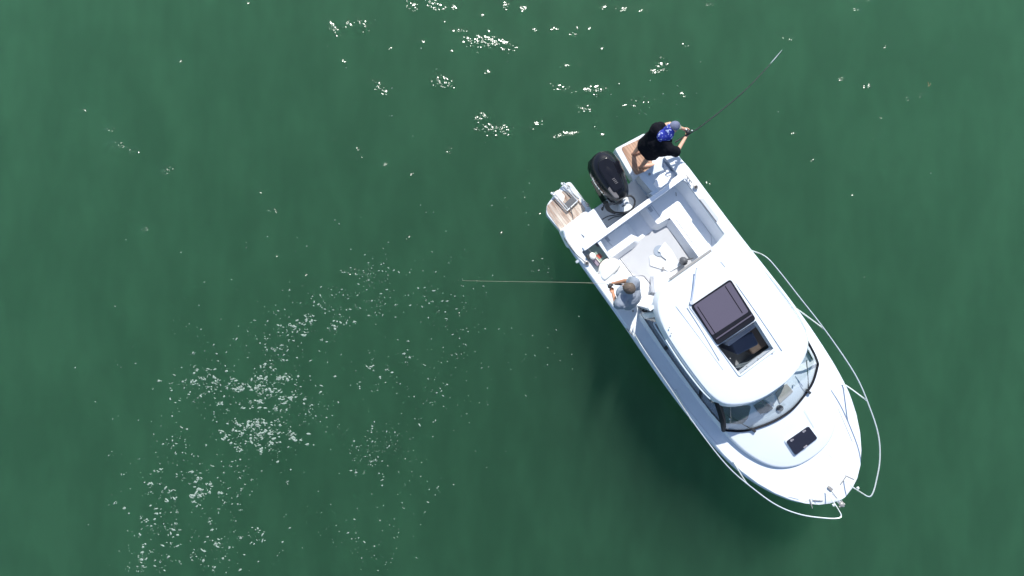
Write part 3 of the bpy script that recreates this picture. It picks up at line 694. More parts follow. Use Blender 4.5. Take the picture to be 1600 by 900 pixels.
# ---- foredeck hatch
fh = [bl(1228, 690, 1.33), bl(1264, 665, 1.33), bl(1279, 685, 1.33), bl(1243, 713, 1.33)]
fq = obj("foredeck_hatch", P(rnd(fh, .035), [(-.012, 1.20), (-.012, 1.29), (0, 1.30)]), M['hullw'], boat)
obj("hatch_pane", P(rnd(inset(fh, .008), .035), [(0, 1.30), (0, 1.325)]), M['hatchd'], fq, bevel=.004)
bm = bmesh.new()
for p_ in ((1256.5, 674), (1237.5, 688)):
    cyl(bm, (*bl(p_[0] - 1, p_[1] + .5, 1.33), 1.32), .020, .014); cyl(bm, (*bl(p_[0] + 1.5, p_[1] - 1, 1.33), 1.32), .014, .016)
boxbm(bm, (*bl(1258.5, 698, 1.33), 1.33), (.03, .075, .018))
obj("hatch_hinge", bm, mat("dull_chrome", (.26, .25, .28), .4, metal=.3), fq, bevel=.003)
bm = bmesh.new()
for seq in ([(1257, 641), (1263, 652), (1272, 668)], [(1297, 706), (1304, 716)]):
    tube(bm, [bl3(a, c, tz(*bl(a, c, 1.28)) + .003) for a, c in seq], .003, 4, 2)
obj("trunk_crease", bm, M['seam'], boat)

# ---- bow gear
bz_ = 1.27
bm = bmesh.new(); A = bl3(1300, 770, 1.22); C_ = bl3(1318, 791, 1.20)
tube(bm, [A, C_], .022, 6, 0); tube(bm, [A + Vector((0, .035, 0)), C_ + Vector((-.03, .035, 0))], .008, 6, 0); tube(bm, [A - Vector((0, .035, 0)), C_ - Vector((.03, .035, 0))], .008, 6, 0)
rollr = obj("bow_roller", bm, M['steel'], boat)
bm = bmesh.new(); ell(bm, bl3(1315, 788, 1.22), (.05, .05, .035), seg=12); tube(bm, [bl3(1311, 792, 1.22), bl3(1320, 787, 1.22)], .016, 8, 0); obj("roller_wheel", bm, M['alu'], rollr)
bm = bmesh.new(); boxbm(bm, bl3(1297, 763, 1.24), (.09, .055, .05), Matrix.Rotation(R(10), 4, 'Z')); obj("chain_stopper", bm, M['alu'], boat, bevel=.008)
bm = bmesh.new(); tube(bm, [bl3(1299, 767, 1.23), bl3(1303, 772, 1.235), bl3(1308, 779, 1.23)], .007, 5, 2); obj("anchor_chain", bm, M['alu'], boat)
def cleat(p1, ang, z):
    c = bl3(p1[0], p1[1], z)
    mm = Matrix.Translation(c) @ Matrix.Rotation(ang, 4, 'Z')
    bm = bmesh.new(); tube(bm, [(-.085, 0, .035), (-.04, 0, .04), (.04, 0, .04), (.085, 0, .035)], .009, 6, 2)
    for x in (-.03, .03): tube(bm, [(x, 0, -.02), (x, 0, .04)], .010, 6, 0)
    return obj("cleat", bm, M['alu'], boat, M4=mm)
cleat((1277, 781), R(50), 1.20); cleat((1316, 750), R(-70), 1.20); cleat((1266, 786), R(-20), 1.18); cleat((1326, 745), R(30), 1.18)
cleat((891, 385), R(0), .98); cleat((1076, 280), R(0), 1.0); cleat((983, 518), R(5), 1.0)
bm = bmesh.new(); cyl(bm, (*bl(1242, 765, 1.17), 1.155), .022, .02); obj("filler_cap", bm, M['alu'], boat)
bm = bmesh.new()
for seq in ([(1258, 784), (1268, 779), (1275, 786)], [(1317, 754), (1317, 771)], [(1232, 776), (1248, 780)], [(1309, 637), (1332, 690)]):
    tube(bm, [bl3(a, c, zs(bl(a, c, 1.2)[0]) + .018) for a, c in seq], .004, 4, 1)
obj("foredeck_crease", bm, M['seam'], boat)
# name script at the bow, grey strokes
def script(p0, p1, z, k, hgt, sd):
    rs = random.Random(sd); a = bl3(*p0, z); c = bl3(*p1, z); d = (c - a) / k; nrm = Vector((-d.y, d.x, 0)).normalized() * hgt
    bm = bmesh.new()
    for i in range(k):
        q0 = a + d * (i + .1); q1 = a + d * (i + .8)
        if rs.random() < .75: tube(bm, [q0 - nrm * .5, q0 + nrm * rs.uniform(.3, .6) + d * .1], .004, 4, 0)
        tube(bm, [q0 + nrm * rs.uniform(-.5, .5), q1 + nrm * rs.uniform(-.5, .5)], .004, 4, 0)
    return bm
obj("name_script", script((1330, 706), (1328, 726), 1.17, 6, .035, 1), M['print'], boat)
obj("name_script", script((1236, 777), (1250, 783), 1.135, 6, .03, 2), M['print'], boat)

# ---- rod holders, fairleads along the gunwale
for p_, z in (((917, 411), .99), ((1087, 292), 1.0)):
    bm = bmesh.new(); c = bl3(*p_, z + .02); ell(bm, c, (.05, .042, .014), seg=14); o_h = obj("rod_holder", bm, M['alu'], boat)
    bm = bmesh.new(); cyl(bm, (c.x, c.y, c.z + .006), .024, .014, 14); obj("holder_mouth", bm, M['black'], o_h)
obj("mooring_line", T([bl3(882, 372, 1.0), bl3(891, 386, 1.01), bl3(900, 397, 1.0), bl3(909, 405, 1.02), bl3(914, 410, 1.03)], .007, 6, 4), M['black'], boat)
bm = bmesh.new(); boxbm(bm, bl3(919, 402, 1.03), (.09, .05, .05), Matrix.Rotation(R(-10), 4, 'Z')); obj("clamp", bm, M['black'], boat, bevel=.01)
bm = bmesh.new(); boxbm(bm, bl3(903, 408, .93), (.05, .09, .04)); obj("fairlead", bm, M['steel'], boat, bevel=.01)

# ---- guard rails
ZRl = 1.72
railv = [(2.42, 1.17, 1.02), (2.48, 1.20, 1.25), (2.66, 1.25, 1.62), (2.95, 1.27, 1.70), (3.5, 1.285, ZRl), (4.3, 1.31, ZRl), (5.15, 1.28, ZRl), (5.75, 1.15, ZRl), (6.2, 1.00, ZRl), (6.55, .78, ZRl), (6.83, .50, ZRl), (6.95, .34, ZRl), (6.955, .27, 1.70), (6.89, .235, 1.60), (6.80, .20, 1.42), (6.72, .19, 1.22)]
for s in (-1, 1):
    rl = obj("guard_rail", T([(a, s * b_ * (1 if (s > 0 or z < 1.1) else 1.05), z) for a, b_, z in railv], .0105, 8, 5), M['steel'], boat)
    for (u0, v0, u1, v1) in ((3.78, 1.285, 4.22, 1.308), (5.38, 1.19, 5.62, 1.185)):
        z0 = zs(u0)
        obj("stanchion", T([(u0, s * (v0 - .03), z0), (u0 + .03, s * v0, z0 + .12), (u1 - .05, s * v1 * (1.05 if s < 0 else 1), ZRl - .08), (u1, s * v1 * (1.05 if s < 0 else 1), ZRl)], .012, 8, 4), M['steel'], rl)
    bm = bmesh.new(); bmesh.ops.create_cube(bm, size=1, matrix=Matrix.Translation((6.845, s * .255, 1.50)) @ Matrix.Diagonal((.04, .04, .04, 1))); obj("nav_light", bm, M['steel'], rl, bevel=.01)

# ---- boarding ladder folded on the starboard platform
lad = None
for i, (a, c) in enumerate((((878, 287), (902, 313)), ((862, 302), (886, 329)))):
    for off in (0, 3.2):
        pts = [bl3(a[0] + off * .8, a[1] - off * .6, .47), bl3(c[0] + off * .8, c[1] - off * .6, .45)]
        o2_ = obj("boarding_ladder" if lad is None else "ladder_tube", T(pts, .013, 8, 0), M['steel'], boat if lad is None else lad)
        if lad is None: lad = o2_
bm = bmesh.new(); q = [bl(881, 319, .47), bl(895, 306, .47), bl(901, 313, .47), bl(887, 326, .47)]
prism(bm, rnd(q, .01), [(0, .43), (0, .462)]); obj("ladder_step", bm, M['dgrey'], lad)
obj("ladder_rung", T([bl3(886, 329, .45), bl3(903, 313, .45)], .013, 8, 0), M['steel'], lad)
bm = bmesh.new()
for p_ in ((862, 302), (878, 287), (866, 304)): ell(bm, bl3(*p_, .47), (.026, .026, .026), seg=8)
obj("ladder_foot", bm, M['steel'], lad)
obj("platform_rail", T([bl3(889, 289, .41), bl3(899, 297, .50), bl3(909, 309, .52), bl3(916, 317, .42)], .012, 8, 4), M['steel'], boat)
bm = bmesh.new(); ell(bm, bl3(918, 320, .46), (.05, .03, .04), seg=10); ell(bm, bl3(888, 290, .42), (.03, .02, .02), seg=8); obj("rail_foot", bm, M['alu'], boat)
cable = [bl3(891, 323, .48), bl3(894, 334, .41), bl3(896, 345, .42), bl3(899, 356, .65), bl3(906, 364, .93), bl3(913, 370, .99)]
obj("ladder_cord", T(cable, .007, 6, 4), M['dgrey'], boat)
obj("teak_stain", P(rnd([bl(866, 300, .395), bl(873, 296, .395), bl(883, 306, .395), bl(880, 316, .395), bl(870, 310, .395)], .03), [(0, .392), (0, .395)]), M['cream'], pS)

# ---- outboard motor
PV = Vector((.42, -.04, 0)); OR = Matrix.Translation(PV) @ Matrix.Rotation(R(-8), 4, 'Z')
def cowlsec(x):      # half width and top at distance aft of the pivot
    return np.interp(x, [-.04, .03, .15, .35, .55, .70, .80, .84], [.13, .175, .215, .255, .268, .25, .19, .08])
bm = bmesh.new(); rings = []
for x in (-.04, -.02, .03, .09, .15, .25, .35, .45, .55, .63, .70, .76, .80, .83, .84):
    w = float(cowlsec(x)); zt = 1.30 + .05 * math.sin(min(1, max(0, (x + .04) / .7)) * 2.2) - .10 * max(0, (x - .5) / .34) ** 2 - (.10 * max(0, (.1 - x) / .14) ** 2)
    zb = .80 + .04 * (x / .84); ring = []
    for k in range(20):
        a = 2 * math.pi * k / 20; ca, sa = math.cos(a), math.sin(a)
        y = w * math.copysign(abs(ca) ** .62, ca) * (1 - .22 * max(0, sa)); z = (zt + zb) / 2 + (zt - zb) / 2 * math.copysign(abs(sa) ** .7, sa)
        ring.append(bm.verts.new((-x, y, z)))
    rings.append(ring)
for a, b_ in zip(rings, rings[1:]):
    for k in range(20): bm.faces.new((a[k], a[(k + 1) % 20], b_[(k + 1) % 20], b_[k]))
bm.faces.new(rings[0]); bm.faces.new(rings[-1][::-1])
bmesh.ops.scale(bm, vec=(1.03, 1.09, 1), verts=bm.verts[:])
cowl = obj("outboard_motor", bm, M['cowl'], boat, M4=OR, ang=50)
bm = bmesh.new(); prism(bm, rnd([(-.10, -.11), (-.60, -.16), (-.74, -.09), (-.74, .09), (-.60, .16), (-.10, .11)], .06), [(0, 1.28), (.01, 1.345)]); obj("cowl_top", bm, M['cowl'], cowl, M4=OR, bevel=.02, seg=3)
bm = bmesh.new(); prism(bm, rnd([(-.02, -.13), (-.22, -.17), (-.26, -.08), (.01, -.05)], .03), [(0, 1.1), (0, 1.325)]); obj("cowl_vent", bm, M['cowlgrey'], cowl, M4=OR, bevel=.01)
bm = bmesh.new(); tube(bm, [(-.24, -.252, 1.13), (-.38, -.285, 1.14), (-.52, -.295, 1.15)], .005, 5, 4)
rs = random.Random(4)
for i in range(9):
    x = -.17 - i * .042; yv = -.248 - .042 * math.sin(min(1, i / 8) * 2.2)
    tube(bm, [(x, yv, 1.16), (x - .022 * rs.random(), yv - .003, 1.205)], .006, 4, 0)
    if i % 2: tube(bm, [(x, yv, 1.16 + .045 * rs.random()), (x - .035, yv - .002, 1.16 + .045 * rs.random())], .006, 4, 0)
obj("cowl_lettering", bm, mat("pale_print", (.55, .57, .58), .5), cowl, M4=OR)
bm = bmesh.new()
for i in range(4): boxbm(bm, (-.33 + .03 * i, .0 + .006 * i, 1.353), (.012, .05, .004))
obj("cowl_emblem", bm, M['cowlgrey'], cowl, M4=OR)
bm = bmesh.new(); prism(bm, rnd([(.05, -.10), (-.45, -.12), (-.5, 0), (-.45, .12), (.05, .10)], .05), [(0, .1), (0, .82)]); obj("motor_leg", bm, M['black'], cowl, M4=OR, bevel=.02)
bm = bmesh.new(); boxbm(bm, (-.25, 0, -.1), (.22, .08, .6)); boxbm(bm, (-.35, 0, -.2), (.5, .3, .02)); ell(bm, (-.3, 0, -.5), (.25, .06, .06)); obj("gearcase", bm, M['black'], cowl, M4=OR, bevel=.01)
bm = bmesh.new()
A = bl3(948, 322, .80); C_ = bl3(974, 307, .80)
tube(bm, [A, C_], .024, 8, 0); tube(bm, [bl3(945, 324, .8), bl3(968, 313, .82), bl3(981, 299, .82)], .012, 8, 3)
brk = obj("steering_bracket", bm, M['alu'], cowl)
obj("mount_plate", P(rnd([bl(967, 319, .72), bl(976, 309, .72), bl(990, 324, .72), bl(983, 331, .72), bl(969, 332, .72)], .02), [(0, .50), (0, .70)]), M['gel'], cowl, bevel=.01)
bm = bmesh.new()
for p_ in ((971, 317), (975, 321)): boxbm(bm, bl3(*p_, .71), (.02, .07, .015))
obj("mount_slot", bm, M['dgrey'], cowl)
hose = [bl3(950, 322, .86), bl3(954, 329, .80), bl3(962, 332, .76), bl3(975, 332, .74), bl3(986, 328, .76), bl3(991.5, 319, .78), bl3(991, 311, .80), bl3(985, 306, .82), bl3(979, 307, .84)]
obj("rigging_hose", T(hose, .017, 8, 5), M['black'], cowl)
obj("rigging_hose", T([bl3(946, 316, .95), bl3(951, 327, .85), bl3(961, 333, .75)], [.05, .04, .022], 10, 5), M['black'], cowl)
obj("control_cable", T([bl3(941, 343, .54), bl3(950, 338, .56), bl3(962, 336, .56), bl3(975, 334, .56)], .008, 6, 4), M['black'], boat)
obj("control_cable", T([bl3(950, 344, .54), bl3(960, 339, .56), bl3(972, 337, .56), bl3(980, 333, .56)], .010, 6, 4), M['dgrey'], boat)
obj("tow_eye", T([bl3(941, 324, .53), bl3(940, 327, .6), bl3(942, 328, .6), bl3(943, 321, .6), bl3(946, 321, .55)], .010, 6, 4), M['black'], boat)

# ---- loose things lying in the boat
def placed(name, label, cat, u, v, z):
    t = thing(name, label, cat, BM @ Matrix.Translation((u, v, z))); return t, Matrix.Translation((-u, -v, -z))
t, m4 = placed("locker_tray", "grey-green plastic tray in the starboard stern locker beside the white bag", "tray", 1.05, -.98, .62)
q = [bl(920, 388, .85), bl(935, 378, .85), bl(950, 400, .85), bl(938, 409, .85)]
bm = P(rnd(q, .02), [(0, .63), (-.015, .80)]); obj("tray", bm, M['greenp'], t, M4=m4)
obj("tray_rim", tube(bmesh.new(), [Vector((x, y, .80)) for x, y in inset(q, -.012)] + [Vector((*inset(q, -.012)[0], .80))], .010, 6, 0), M['cream'], t, M4=m4)
bm = P(rnd([bl(928, 377, .84), bl(935, 373, .84), bl(942, 384, .84), bl(934, 386, .84)], .02), [(0, .62), (0, .82)]); o_ = obj("dark_pouch", bm, M['dgrey'], bevel=.02, M4=Matrix.Translation((-.9, .85, -.62)))
o_.matrix_world = BM @ Matrix.Translation((.9, -.85, .62)); o_['label'] = "dark grey pouch at the aft end of the starboard stern locker"; o_['category'] = "pouch"
t, m4 = placed("tackle_box", "mauve and red tackle box in the starboard stern locker", "tackle box", 1.18, -1.02, .62)
q = [bl(924, 404, .82), bl(935, 395, .82), bl(943, 404, .82), bl(934, 417, .82)]
obj("box_body", P(rnd(q, .02), [(0, .63), (0, .78)]), M['mauve'], t, bevel=.01, M4=m4)
obj("box_lid", P(rnd([bl(931, 399, .84), bl(937, 395, .84), bl(942, 401, .84), bl(937, 405, .84)], .01), [(0, .77), (0, .80)]), M['red'], t, M4=m4)
bm = bmesh.new(); 
ell(bm, bl3(926, 400, .86), (.07, .06, .05), seg=12)
o_ = obj("cloth", bm, M['cush'], M4=Matrix.Translation((-1.1, 1.1, -.8))); o_.matrix_world = BM @ Matrix.Translation((1.1, -1.1, .8)); o_['label'] = "small crumpled white cloth between the rod holder and the tackle box"; o_['category'] = "cloth"
t, m4 = placed("seat_bag", "big rounded white bag beside the man in grey", "bag", 1.33, -.95, .80)
q = [bl(939, 413, 1.05), bl(946, 406, 1.05), bl(956, 403, 1.05), bl(966, 406, 1.05), bl(972, 413, 1.05), bl(966, 423, 1.05), bl(954, 434, 1.05), bl(945, 441, 1.05), bl(938, 434, 1.05), bl(937, 422, 1.05)]
obj("bag_body", P(rnd(q, .06), [(.04, .64), (0, .80), (0, .95), (.02, 1.00), (.045, 1.02)]), M['cush'], t, ang=80, M4=m4)
obj("bag_piping", T([Vector((x, y, .93)) for x, y in q + q[:1]], .008, 6, 6), M['cream'], t, M4=m4)
t, m4 = placed("folding_table", "low white folding table on the cockpit floor beside the grey disc", "table", 1.75, .1, FZ)
q = [bl(1041, 377, .58), bl(1053, 391, .58), bl(1063, 409, .58), bl(1068, 414, .58), bl(1048, 425, .58), bl(1034, 417, .58), bl(1044, 406, .58), bl(1036, 400, .58), bl(1032, 389, .58)]
obj("table_top", P(rnd(q, .02), [(0, .42), (0, .438)]), M['gel'], t, bevel=.006, M4=m4)
q = [bl(1015, 401, .47), bl(1020, 398, .47), bl(1038, 406, .47), bl(1045, 417, .47), bl(1036, 421, .47), bl(1016, 415, .47)]
obj("table_leaf", P(rnd(q, .02), [(0, .415), (0, .432)]), M['gel'], t, bevel=.006, M4=m4)
bm = bmesh.new(); 
for p_ in ((1046, 395), (1052, 412), (1030, 409)): cyl(bm, (*bl(*p_, .4), FZ + .008), .02, .012)
obj("table_leg", bm, M['alu'], t, M4=m4)
bm = bmesh.new(); c = bl(1029.5, 392, .38); cyl(bm, (c[0], c[1], FZ + .011), .105, .012, 32)
pd = obj("pedestal_disc", bm, mat("blue_grey_plastic", (.26, .31, .38), .6), boat)
bm = bmesh.new(); cyl(bm, (c[0], c[1], FZ + .02), .025, .03, 16); obj("pedestal_socket", bm, M['gel'], pd)
t, m4 = placed("dark_bag", "small dark grey bag with a strap by the cabin door", "bag", 1.98, .42, FZ)
bm = bmesh.new(); c = bl3(1068, 408, .55); ell(bm, c, (.085, .075, .10), seg=10)
for v in bm.verts: v.co += Vector((1, .6, .5)) * .022 * noise.noise(v.co * 14)
obj("bag_body", bm, M['dgrey'], t, M4=m4)
obj("bag_strap", T([c + Vector((.0, .05, .06)), bl3(1076, 405, .62), bl3(1084, 403, .66)], [.012, .016, .004], 6, 3), M['dgrey'], t, M4=m4)

# ------------------------------------------------------------ people
def cone(bm, a, b_, ra, rb, seg=14, fa=1.0, flatdir=None):
    a = Vector(a); b_ = Vector(b_); d = (b_ - a)
    up = Vector(flatdir) if flatdir is not None else Vector((0, 0, 1))
    if abs(d.normalized().dot(up.normalized())) > .95: up = Vector((1, .3, 0))
    x = d.cross(up).normalized(); y = d.cross(x).normalized()
    r1 = [bm.verts.new(a + (x * math.cos(2 * math.pi * k / seg) + y * fa * math.sin(2 * math.pi * k / seg)) * ra) for k in range(seg)]
    r2 = [bm.verts.new(b_ + (x * math.cos(2 * math.pi * k / seg) + y * fa * math.sin(2 * math.pi * k / seg)) * rb) for k in range(seg)]
    for k in range(seg): bm.faces.new((r1[k], r1[(k + 1) % seg], r2[(k + 1) % seg], r2[k]))
    bm.faces.new(r1[::-1]); bm.faces.new(r2)
def limb(bm, pts, rs, ends=True):
    for i in range(len(pts) - 1): cone(bm, pts[i], pts[i + 1], rs[i], rs[i + 1])
    for i, (p, r) in enumerate(zip(pts, rs)):
        if ends or 0 < i < len(pts) - 1: ell(bm, p, (r, r, r), seg=14)
def remesh(name, bm, m, parent, loc, vox, smooth=2, wr=0.0, wseed=0):
    bmesh.ops.transform(bm, matrix=Matrix.Translation(-loc), verts=bm.verts[:])
    bmesh.ops.recalc_face_normals(bm, faces=bm.faces[:])
    me = bpy.data.meshes.new(name); bm.to_mesh(me); bm.free()
    o = bpy.data.objects.new(name, me); COL.objects.link(o)
    rm = o.modifiers.new("r", 'REMESH'); rm.mode = 'VOXEL'; rm.voxel_size = vox
    if smooth:
        sm = o.modifiers.new("s", 'SMOOTH'); sm.factor = .5; sm.iterations = smooth
    bpy.context.view_layer.update(); dg = bpy.context.evaluated_depsgraph_get()
    me2 = bpy.data.meshes.new_from_object(o.evaluated_get(dg), depsgraph=dg); o.modifiers.clear(); o.data = me2
    bpy.data.meshes.remove(me)
    me2.name = name
    if wr:
        me2.calc_loop_triangles()
        ns = [v.normal.copy() for v in me2.vertices]
        for v, nn in zip(me2.vertices, ns):
            q = v.co * 7 + Vector((wseed, 0, 0)); q.z *= .6
            v.co += nn * wr * (.45 + noise.noise(q) + .5 * abs(noise.noise(q * 2.3)))
    for p in me2.polygons: p.use_smooth = True
    me2.materials.clear(); me2.materials.append(m); o.parent = parent
    return o
def hand(bm, wrist, d, side, grip):
    """palm with five fingers curling round a rod; d = forearm direction, grip = rod direction"""
    d = Vector(d).normalized(); g = Vector(grip).normalized(); nrm = d.cross(g).normalized()
    palm = wrist + d * .05
    cone(bm, wrist, wrist + d * .085, .026, .034, fa=.6, flatdir=nrm); ell(bm, palm, (.034, .034, .03), seg=12)
    for i in range(4):
        base_ = wrist + d * (.085 - .004 * abs(i - 1)) + g * (.028 - .019 * i)
        L_ = (.030, .034, .031, .024)[i]
        p1 = base_ + d * L_ + nrm * .006 * side; p2 = p1 + (d * .25 + nrm * side).normalized() * L_ * .9; p3 = p2 + (-d * .9 + nrm * side * .35).normalized() * L_ * .75
        limb(bm, [base_, p1, p2, p3], [.0095, .009, .0085, .0075])
    tb = wrist + d * .03 + g * .026
    limb(bm, [tb, tb + (d * .6 + g * .6 + nrm * side * .5) * .035, tb + (d * .9 + g * .5 + nrm * side * 1.2) * .048], [.012, .0105, .009])
def head(bm, c, fwd, up, s=1.0):
    f = Vector(fwd).normalized(); u = Vector(up).normalized(); f = (f - u * f.dot(u)).normalized(); r = f.cross(u)
    Rm = Matrix((r, f, u)).transposed().to_4x4()
    ell(bm, c + u * .02, (.076 * s, .096 * s, .098 * s), Rm, 20)           # cranium
    ell(bm, c + f * .028 - u * .045, (.058 * s, .066 * s, .075 * s), Rm, 16)    # jaw
    limb(bm, [c + f * .098 * s + u * .012, c + f * .118 * s - u * .022], [.009, .014])  # nose
    ell(bm, c + f * .085 * s - u * .058, (.026, .014, .010), Rm, 10)        # mouth
    for sx in (-1, 1):
        ell(bm, c + r * sx * .078 * s - u * .008, (.010, .022, .032), Rm, 10)   # ear
        ell(bm, c + f * .090 * s + r * sx * .030 + u * .030, (.020, .010, .008), Rm, 8)   # brow
    return Rm, r, f, u
def eyes(parent, loc, c, r, f, u):
    bm = bmesh.new()
    for sx in (-1, 1): ell(bm, c + f * .086 + r * sx * .031 + u * .012 - loc, (.012, .012, .010), seg=10)
    obj("eye", bm, mat("eye_white", (.5, .48, .45), .3), parent)

def person(label, J, skin, shirt, shorts, shirt_sleeve=(.75, .75), bulk=1.0, group=None, seed=0, gripR=None, shoes=False):
    loc = J['base']
    t = thing("person", label, "person", Matrix.Translation(loc))
    bm = bmesh.new()
    ch = J['chest']; pe = J['pelvis']; nk = J['neck']; sl, sr = J['sL'], J['sR']; across = (sr - sl).normalized()
    cone(bm, pe, ch, .145, .165, 20, .68, flatdir=across.cross(ch - pe)); ell(bm, pe, (.15, .13, .12)); ell(bm, ch, (.165, .14, .15))
    mid = (sl + sr) / 2
    cone(bm, sl, sr, .062, .062, 14); cone(bm, ch, mid, .15, .10, 18, .7, flatdir=across.cross(ch - pe))
    limb(bm, [mid, nk, J['head'] - Vector(J['up']).normalized() * .06], [.07, .056, .054])
    Rm, r, f, u = head(bm, J['head'], J['fwd'], J['up'])
    for s in 'LR':
        limb(bm, [J['s' + s], J['e' + s], J['h' + s]], [.058, .041, .027])
        d = J['h' + s] - J['e' + s]; hand(bm, J['h' + s], d, 1 if s == 'L' else -1, J['grip'])
        limb(bm, [J['hip' + s], J['k' + s], J['a' + s]], [.088, .058, .038])
        to = J['t' + s]; an_ = J['a' + s]
        hl = an_ + (an_ - to).normalized() * .03; hl.z = to.z
        limb(bm, [hl, an_ + Vector((0, 0, -.03)), (an_ + to) / 2 + Vector((0, 0, -.01)), to], [.032, .036, .034, .026])
    body = remesh("body", bm, skin, t, loc, .0085, 2)
    # shirt
    bm = bmesh.new(); hem = pe - (ch - pe).normalized() * .10
    fd = across.cross(ch - pe)
    cone(bm, hem, ch, .20 * bulk, .205 * bulk, 24, .80, flatdir=fd); cone(bm, ch, mid, .205 * bulk, .13, 22, .80, flatdir=fd); ell(bm, ch, (.20 * bulk, .19 * bulk, .17))
    cone(bm, sl, hem, .09 * bulk, .13 * bulk, 16); cone(bm, sr, hem, .09 * bulk, .13 * bulk, 16)
    cone(bm, sl, sr, .076, .076); ell(bm, sl, (.078, .078, .078)); ell(bm, sr, (.078, .078, .078)); cone(bm, mid, nk, .10, .066)
    for s in 'LR':
        a = J['s' + s]; e_ = a + (J['e' + s] - a) * shirt_sleeve[0 if s == 'L' else 1]
        cone(bm, a, e_, .086, .078)
    remesh("shirt", bm, shirt, t, loc, .012, 3, wr=.020, wseed=seed)
    bm = bmesh.new(); ell(bm, pe, (.165, .145, .12))
    for s in 'LR':
        a = J['hip' + s]; e_ = a + (J['k' + s] - a) * .78
        cone(bm, a, e_, .108, .098); ell(bm, a, (.108, .108, .108))
    remesh("shorts", bm, shorts, t, loc, .012, 2, wr=.012, wseed=seed + 3)
    eyes(t, loc, J['head'], r, f, u)
    return t, loc, (r, f, u)

# man in black on the port platform
J = dict(base=wp(1006, 250, .39))
J['aR'] = wp(1003, 259, .49); J['tR'] = wp(1022, 257, .42); J['aL'] = wp(992, 238, .49); J['tL'] = wp(1011, 233, .42)
J['kR'] = wp(1016, 243, .84); J['kL'] = wp(1002, 226, .86)
J['hipR'] = wp(1019, 237, 1.26); J['hipL'] = wp(1011, 222, 1.26)
J['pelvis'] = wp(1016, 230, 1.34); J['chest'] = wp(1030, 219, 1.66)
J['sL'] = wp(1026, 201, 1.86); J['sR'] = wp(1047, 233, 1.86)
J['neck'] = wp(1043, 210, 1.93); J['head'] = wp(1052, 199, 2.02)
J['fwd'] = Vector((.8, .25, -.8)); J['up'] = Vector((.55, .45, .75))
J['eL'] = wp(1047, 194, 1.70); J['hL'] = wp(1067, 201, 1.52); J['eR'] = wp(1057, 238, 1.58); J['hR'] = wp(1071, 215, 1.48)
J['grip'] = wp(1131, 168, 1.7) - wp(1076, 208, 1.48)
tA, locA, (r, f, u) = person("man in black t-shirt and blue neck gaiter casting from the teak stern platform", J, M['skin'], M['tshirt'], M['bshort'], (.42, .86), 1.07, seed=2)
hc = J['head']
Rm = Matrix((r, f, u)).transposed().to_4x4()
bm = bmesh.new(); ell(bm, hc + u * .028 - f * .004, (.084, .100, .098), Rm, 20)
bmesh.ops.bisect_plane(bm, geom=bm.verts[:] + bm.edges[:] + bm.faces[:], plane_co=hc + u * .025, plane_no=-u, clear_outer=True)
bmesh.ops.holes_fill(bm, edges=bm.edges[:])
cp = remesh("cap", bm, M['cap'], tA, locA, .006, 1)
bm = bmesh.new(); prism(bm, rnd([(-.07, .05), (-.06, .15), (0, .18), (.06, .15), (.07, .05)], .03), [(0, 0), (0, .008)])
bmesh.ops.transform(bm, matrix=Matrix.Translation(hc + u * .030 - locA) @ Rm, verts=bm.verts[:]); obj("cap_peak", bm, mat("olive_peak", (.16, .19, .15), .85), cp)
bm = bmesh.new(); na = wp(1036, 212, 1.90); limb(bm, [na, J['neck'] + Vector((0, 0, .01)), hc - u * .045 - f * .02], [.105, .095, .085])
ell(bm, wp(1043, 206, 1.93), (.095, .095, .06))
remesh("neck_gaiter", bm, M['buff'], tA, locA, .008, 2, wr=.012, wseed=9)

# man in grey at the starboard gunwale
G = dict(base=wp(978, 464, FZ + .02)); zf = FZ + .02
G['pelvis'] = wp(985, 465, 1.32); G['hipL'] = wp(980, 472, 1.27); G['hipR'] = wp(988, 458, 1.27)
G['kL'] = wp(974, 470, .84); G['kR'] = wp(982, 455, .84); G['aL'] = wp(972, 466, zf + .09); G['aR'] = wp(979, 452, zf + .09); G['tL'] = wp(958, 462, zf + .03); G['tR'] = wp(965, 447, zf + .03)
G['chest'] = wp(982, 460, 1.65); G['sL'] = wp(969, 474, 1.84); G['sR'] = wp(991, 441, 1.84)
G['neck'] = wp(981, 453, 1.93); G['head'] = wp(983, 449.5, 2.04); G['fwd'] = Vector((-.8, .25, -.75)); G['up'] = Vector((-.35, .1, .9))
G['eR'] = wp(977, 439, 1.60); G['hR'] = wp(962, 442, 1.44); G['eL'] = wp(963, 475, 1.58); G['hL'] = wp(958, 459, 1.40)
G['grip'] = wp(700, 440, 1.3) - wp(957, 444, 1.3)
tB, locB, (r2, f2, u2) = person("man in light grey t-shirt with short brown hair at the starboard gunwale", G, M['skin2'], M['gshirt'], M['gshort'], (.6, .5), 1.02, seed=5)
bm = bmesh.new(); hc2 = G['head']; Rm2 = Matrix((r2, f2, u2)).transposed().to_4x4()
ell(bm, hc2 + u2 * .030 - f2 * .014, (.086, .100, .100), Rm2, 22)
bmesh.ops.bisect_plane(bm, geom=bm.verts[:] + bm.edges[:] + bm.faces[:], plane_co=hc2 + u2 * .0, plane_no=(-u2 + f2 * .55).normalized(), clear_outer=True)
bmesh.ops.holes_fill(bm, edges=bm.edges[:])
remesh("hair", bm, M['hair'], tB, locB, .006, 1, wr=.022, wseed=1)

